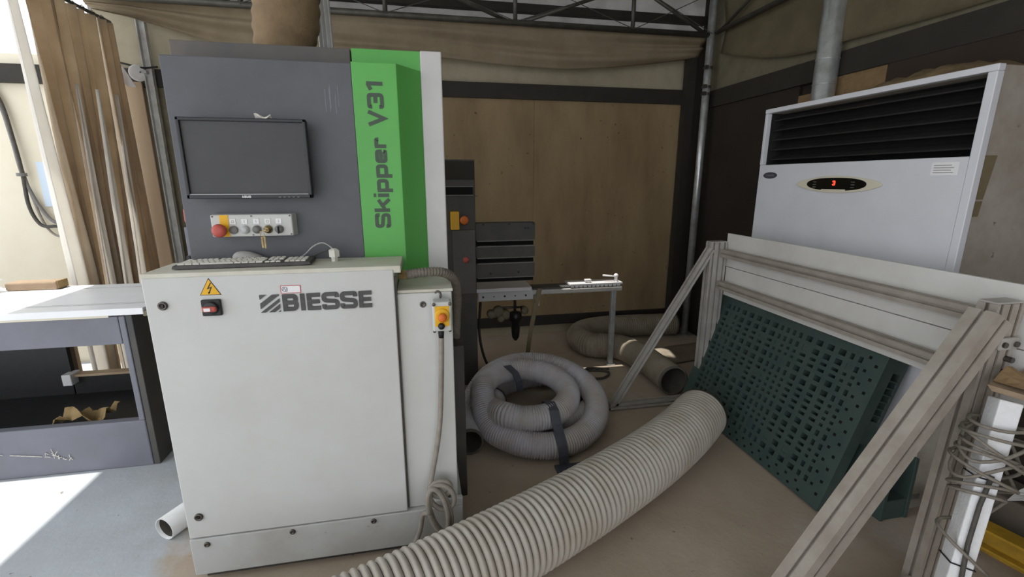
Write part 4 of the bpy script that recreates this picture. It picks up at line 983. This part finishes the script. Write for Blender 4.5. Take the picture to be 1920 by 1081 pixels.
for y in (2.28, 2.04):
    for k in range(3):
        box(ax - .0102, ax - .0094, y, y + .022, 1.508 + k * .014, 1.511 + k * .014).build('indicator', 'grey', cp_)
ob = oval(MB(), 2.655, 1.576, .058, .020, ax, ax - .004).build('maker_badge', 'badge', ac)
mb = MB(); mb.stroke([(2.655 + .036 - .072 * k / 20, 1.576 + .006 * math.sin(k * 1.5)) for k in range(21)], .003, (ax - .004, 0, 0), Y, Z, (-.0006, 0, 0)); mb.build('badge_script', 'grey', ob)
lb = MB(); lb.box(ax - .001, ax, 1.585, 1.69, 1.568, 1.622); lbl = lb.build('rating_label', 'paper', ac)
mb = MB()
for k in range(4): mb.box(ax - .0015, ax - .0009, 1.60 + .01 * (k % 2), 1.68, 1.578 + k * .010, 1.5805 + k * .010)
mb.build('label_print', 'grey', lbl)
mb = MB()
for (xa, xb, xc, xd, z0, z1) in ((2.234, 2.268, 2.234, 2.292, 1.47, 1.645), (2.233, 2.262, 2.233, 2.268, 1.40, 1.463)):
    a_, b_ = ay0 + .0015, ay0 + .005
    mb.hexa([(xa, a_, z0), (xb, a_, z0), (xb, b_, z0), (xa, b_, z0), (xc, a_, z1), (xd, a_, z1), (xd, b_, z1), (xc, b_, z1)])
mb.build('packing_tape', 'tape', ac)
box(2.24, 2.30, ay0 + .001, ay0 + .005, .05, .075).build('side_badge', 'grey', ac)
dh_ = MB(); dh_.grid(24, 10, lambda u, v: (2.23 + .40 * v, 1.56 + .70 * u, az + .0 + .10 * math.sin(math.pi * v) * math.sin(math.pi * u) ** .7 * (.7 + .5 * noise.noise(V((u * 9, v * 6, 1)))) + .002))
tag(dh_.build('dust_heap', 'dust', smooth=True, solid=.003, org=(2.43, 1.9, az)), 'heap of brown sawdust lying on top of the air conditioner', 'dust', kind='stuff')

# ================================================================ right foreground clutter
fs = thing('foam_post', (1.75, 1.0, 0), 'white foam post wound with grey cable, leaning in front of the near frame post', 'foam')
F0, F1 = V((1.635, .945, .0)), V((1.858, 1.050, .845))
d = (F1 - F0).normalized(); u = d.cross(V((.75, .66, 0))).normalized()
u = V((.80, -.60, 0)); u = (u - d * u.dot(d)).normalized(); w = d.cross(u).normalized()
o = MB().prism([(-.029, -.04), (.029, -.04), (.029, .04), (-.029, .04)], F0, F1, u, w).build('post', 'foam', fs, bevel=.004)
cpt = []; rnd = random.Random(21); wob = [(rnd.uniform(.062, .10), rnd.uniform(-.06, .06), rnd.uniform(0, 6.28)) for _ in range(12)]
stops = [.93, .88, .86, .84, .80, .79, .78, .74, .73, .63, .61, .34]
for i in range(264):
    t = i / 264 * 11; k = int(t); g = t - k; a = t * 2 * math.pi
    r0, tl, ph = [wob[k][q] * (1 - g) + wob[k + 1][q] * g for q in range(3)]
    f = stops[k] * (1 - g) + stops[k + 1] * g
    c = F0 + (F1 - F0) * f
    cpt.append(c + u * math.cos(a) * r0 + w * math.sin(a) * r0 * .85 + d * tl * math.sin(a + ph))
MB().tube(smooth_path(cpt[::3], 3), .0055, 8).build('wound_cable', 'conduit', fs, smooth=True)
sgn = 1 if (w.y < 0) else -1
side = w * sgn
MB().tube([F0 + (F1 - F0) * f + side * .0475 + u * (.0 + .008 * math.sin(f * 9)) for f in (.0, .15, .3, .45, .6, .72)], .007, 8).build('straight_cable', 'darkcable', fs, smooth=True)
for f in (.36, .70):
    c = F0 + (F1 - F0) * f
    MB().tube([c + u * .032 * a_ + w * .043 * b_ for a_, b_ in ((-1, -1), (1, -1), (1, 1), (-1, 1), (-1, -1))], .0025, 6).build('cable_tie', 'blackcable', fs)
cw = thing('cardboard_scrap', (1.92, 1.07, .86), 'torn brown cardboard chunk resting on top of the foam post', 'cardboard')
mb = MB().hexa([(1.83, 1.075, .868), (1.90, .97, .855), (2.02, 1.03, .858), (1.95, 1.12, .87), (1.82, 1.085, .888), (1.895, .965, .875), (2.03, 1.03, .885), (1.95, 1.122, .89)]); mb.build('slab', 'card', cw)
MB().grid(6, 3, lambda a, b: (1.86 + .13 * a, 1.095 - .09 * b, .892 + .05 * abs(math.sin(a * 4)) * (1 - b) + .01 * b)).build('torn_flap', 'chip', cw, solid=.004)
# yellow steel beams, block and paper at the right edge
yb = thing('yellow_beam', (2.2, 1.15, 0), 'worn yellow steel beam lying on the floor at the right edge', 'beam')
for k, (dx, dz) in enumerate(((0, .07), (.10, .0))):
    p0, p1 = V((2.20 + dx, 1.40, .045 + dz)), V((2.36 + dx, .70, .045 + dz)); dd_ = (p1 - p0).normalized(); uu = dd_.cross(Z).normalized()
    MB().prism([(-.04, -.045), (.04, -.045), (.04, -.035), (.006, -.035), (.006, .035), (.04, .035), (.04, .045), (-.04, .045), (-.04, .035), (-.006, .035), (-.006, -.035), (-.04, -.035)], p0, p1, uu, Z).build('flange_bar', 'yellowsteel', yb)
bkk = MB().hexa([(2.42, 1.40, 0), (2.52, .95, 0), (2.66, .98, 0), (2.64, 1.45, 0), (2.42, 1.40, .20), (2.52, .95, .20), (2.66, .98, .20), (2.64, 1.45, .20)])
tag(bkk.build('stone_block', 'block', bevel=.01, org=(2.55, 1.2, 0)), 'grey brown block on the floor behind the yellow beam at right edge', 'block')
cpz = MB().grid(8, 6, lambda a, b: (2.43 + .16 * a, 1.28 - .26 * b, .202 + .05 * abs(math.sin(a * 3 + b * 4)) + .02 * b))
tag(cpz.build('crumpled_sheet', 'paper', solid=.003, org=(2.5, 1.2, .2)), 'crumpled off-white paper sheet on the grey block at right edge', 'paper')
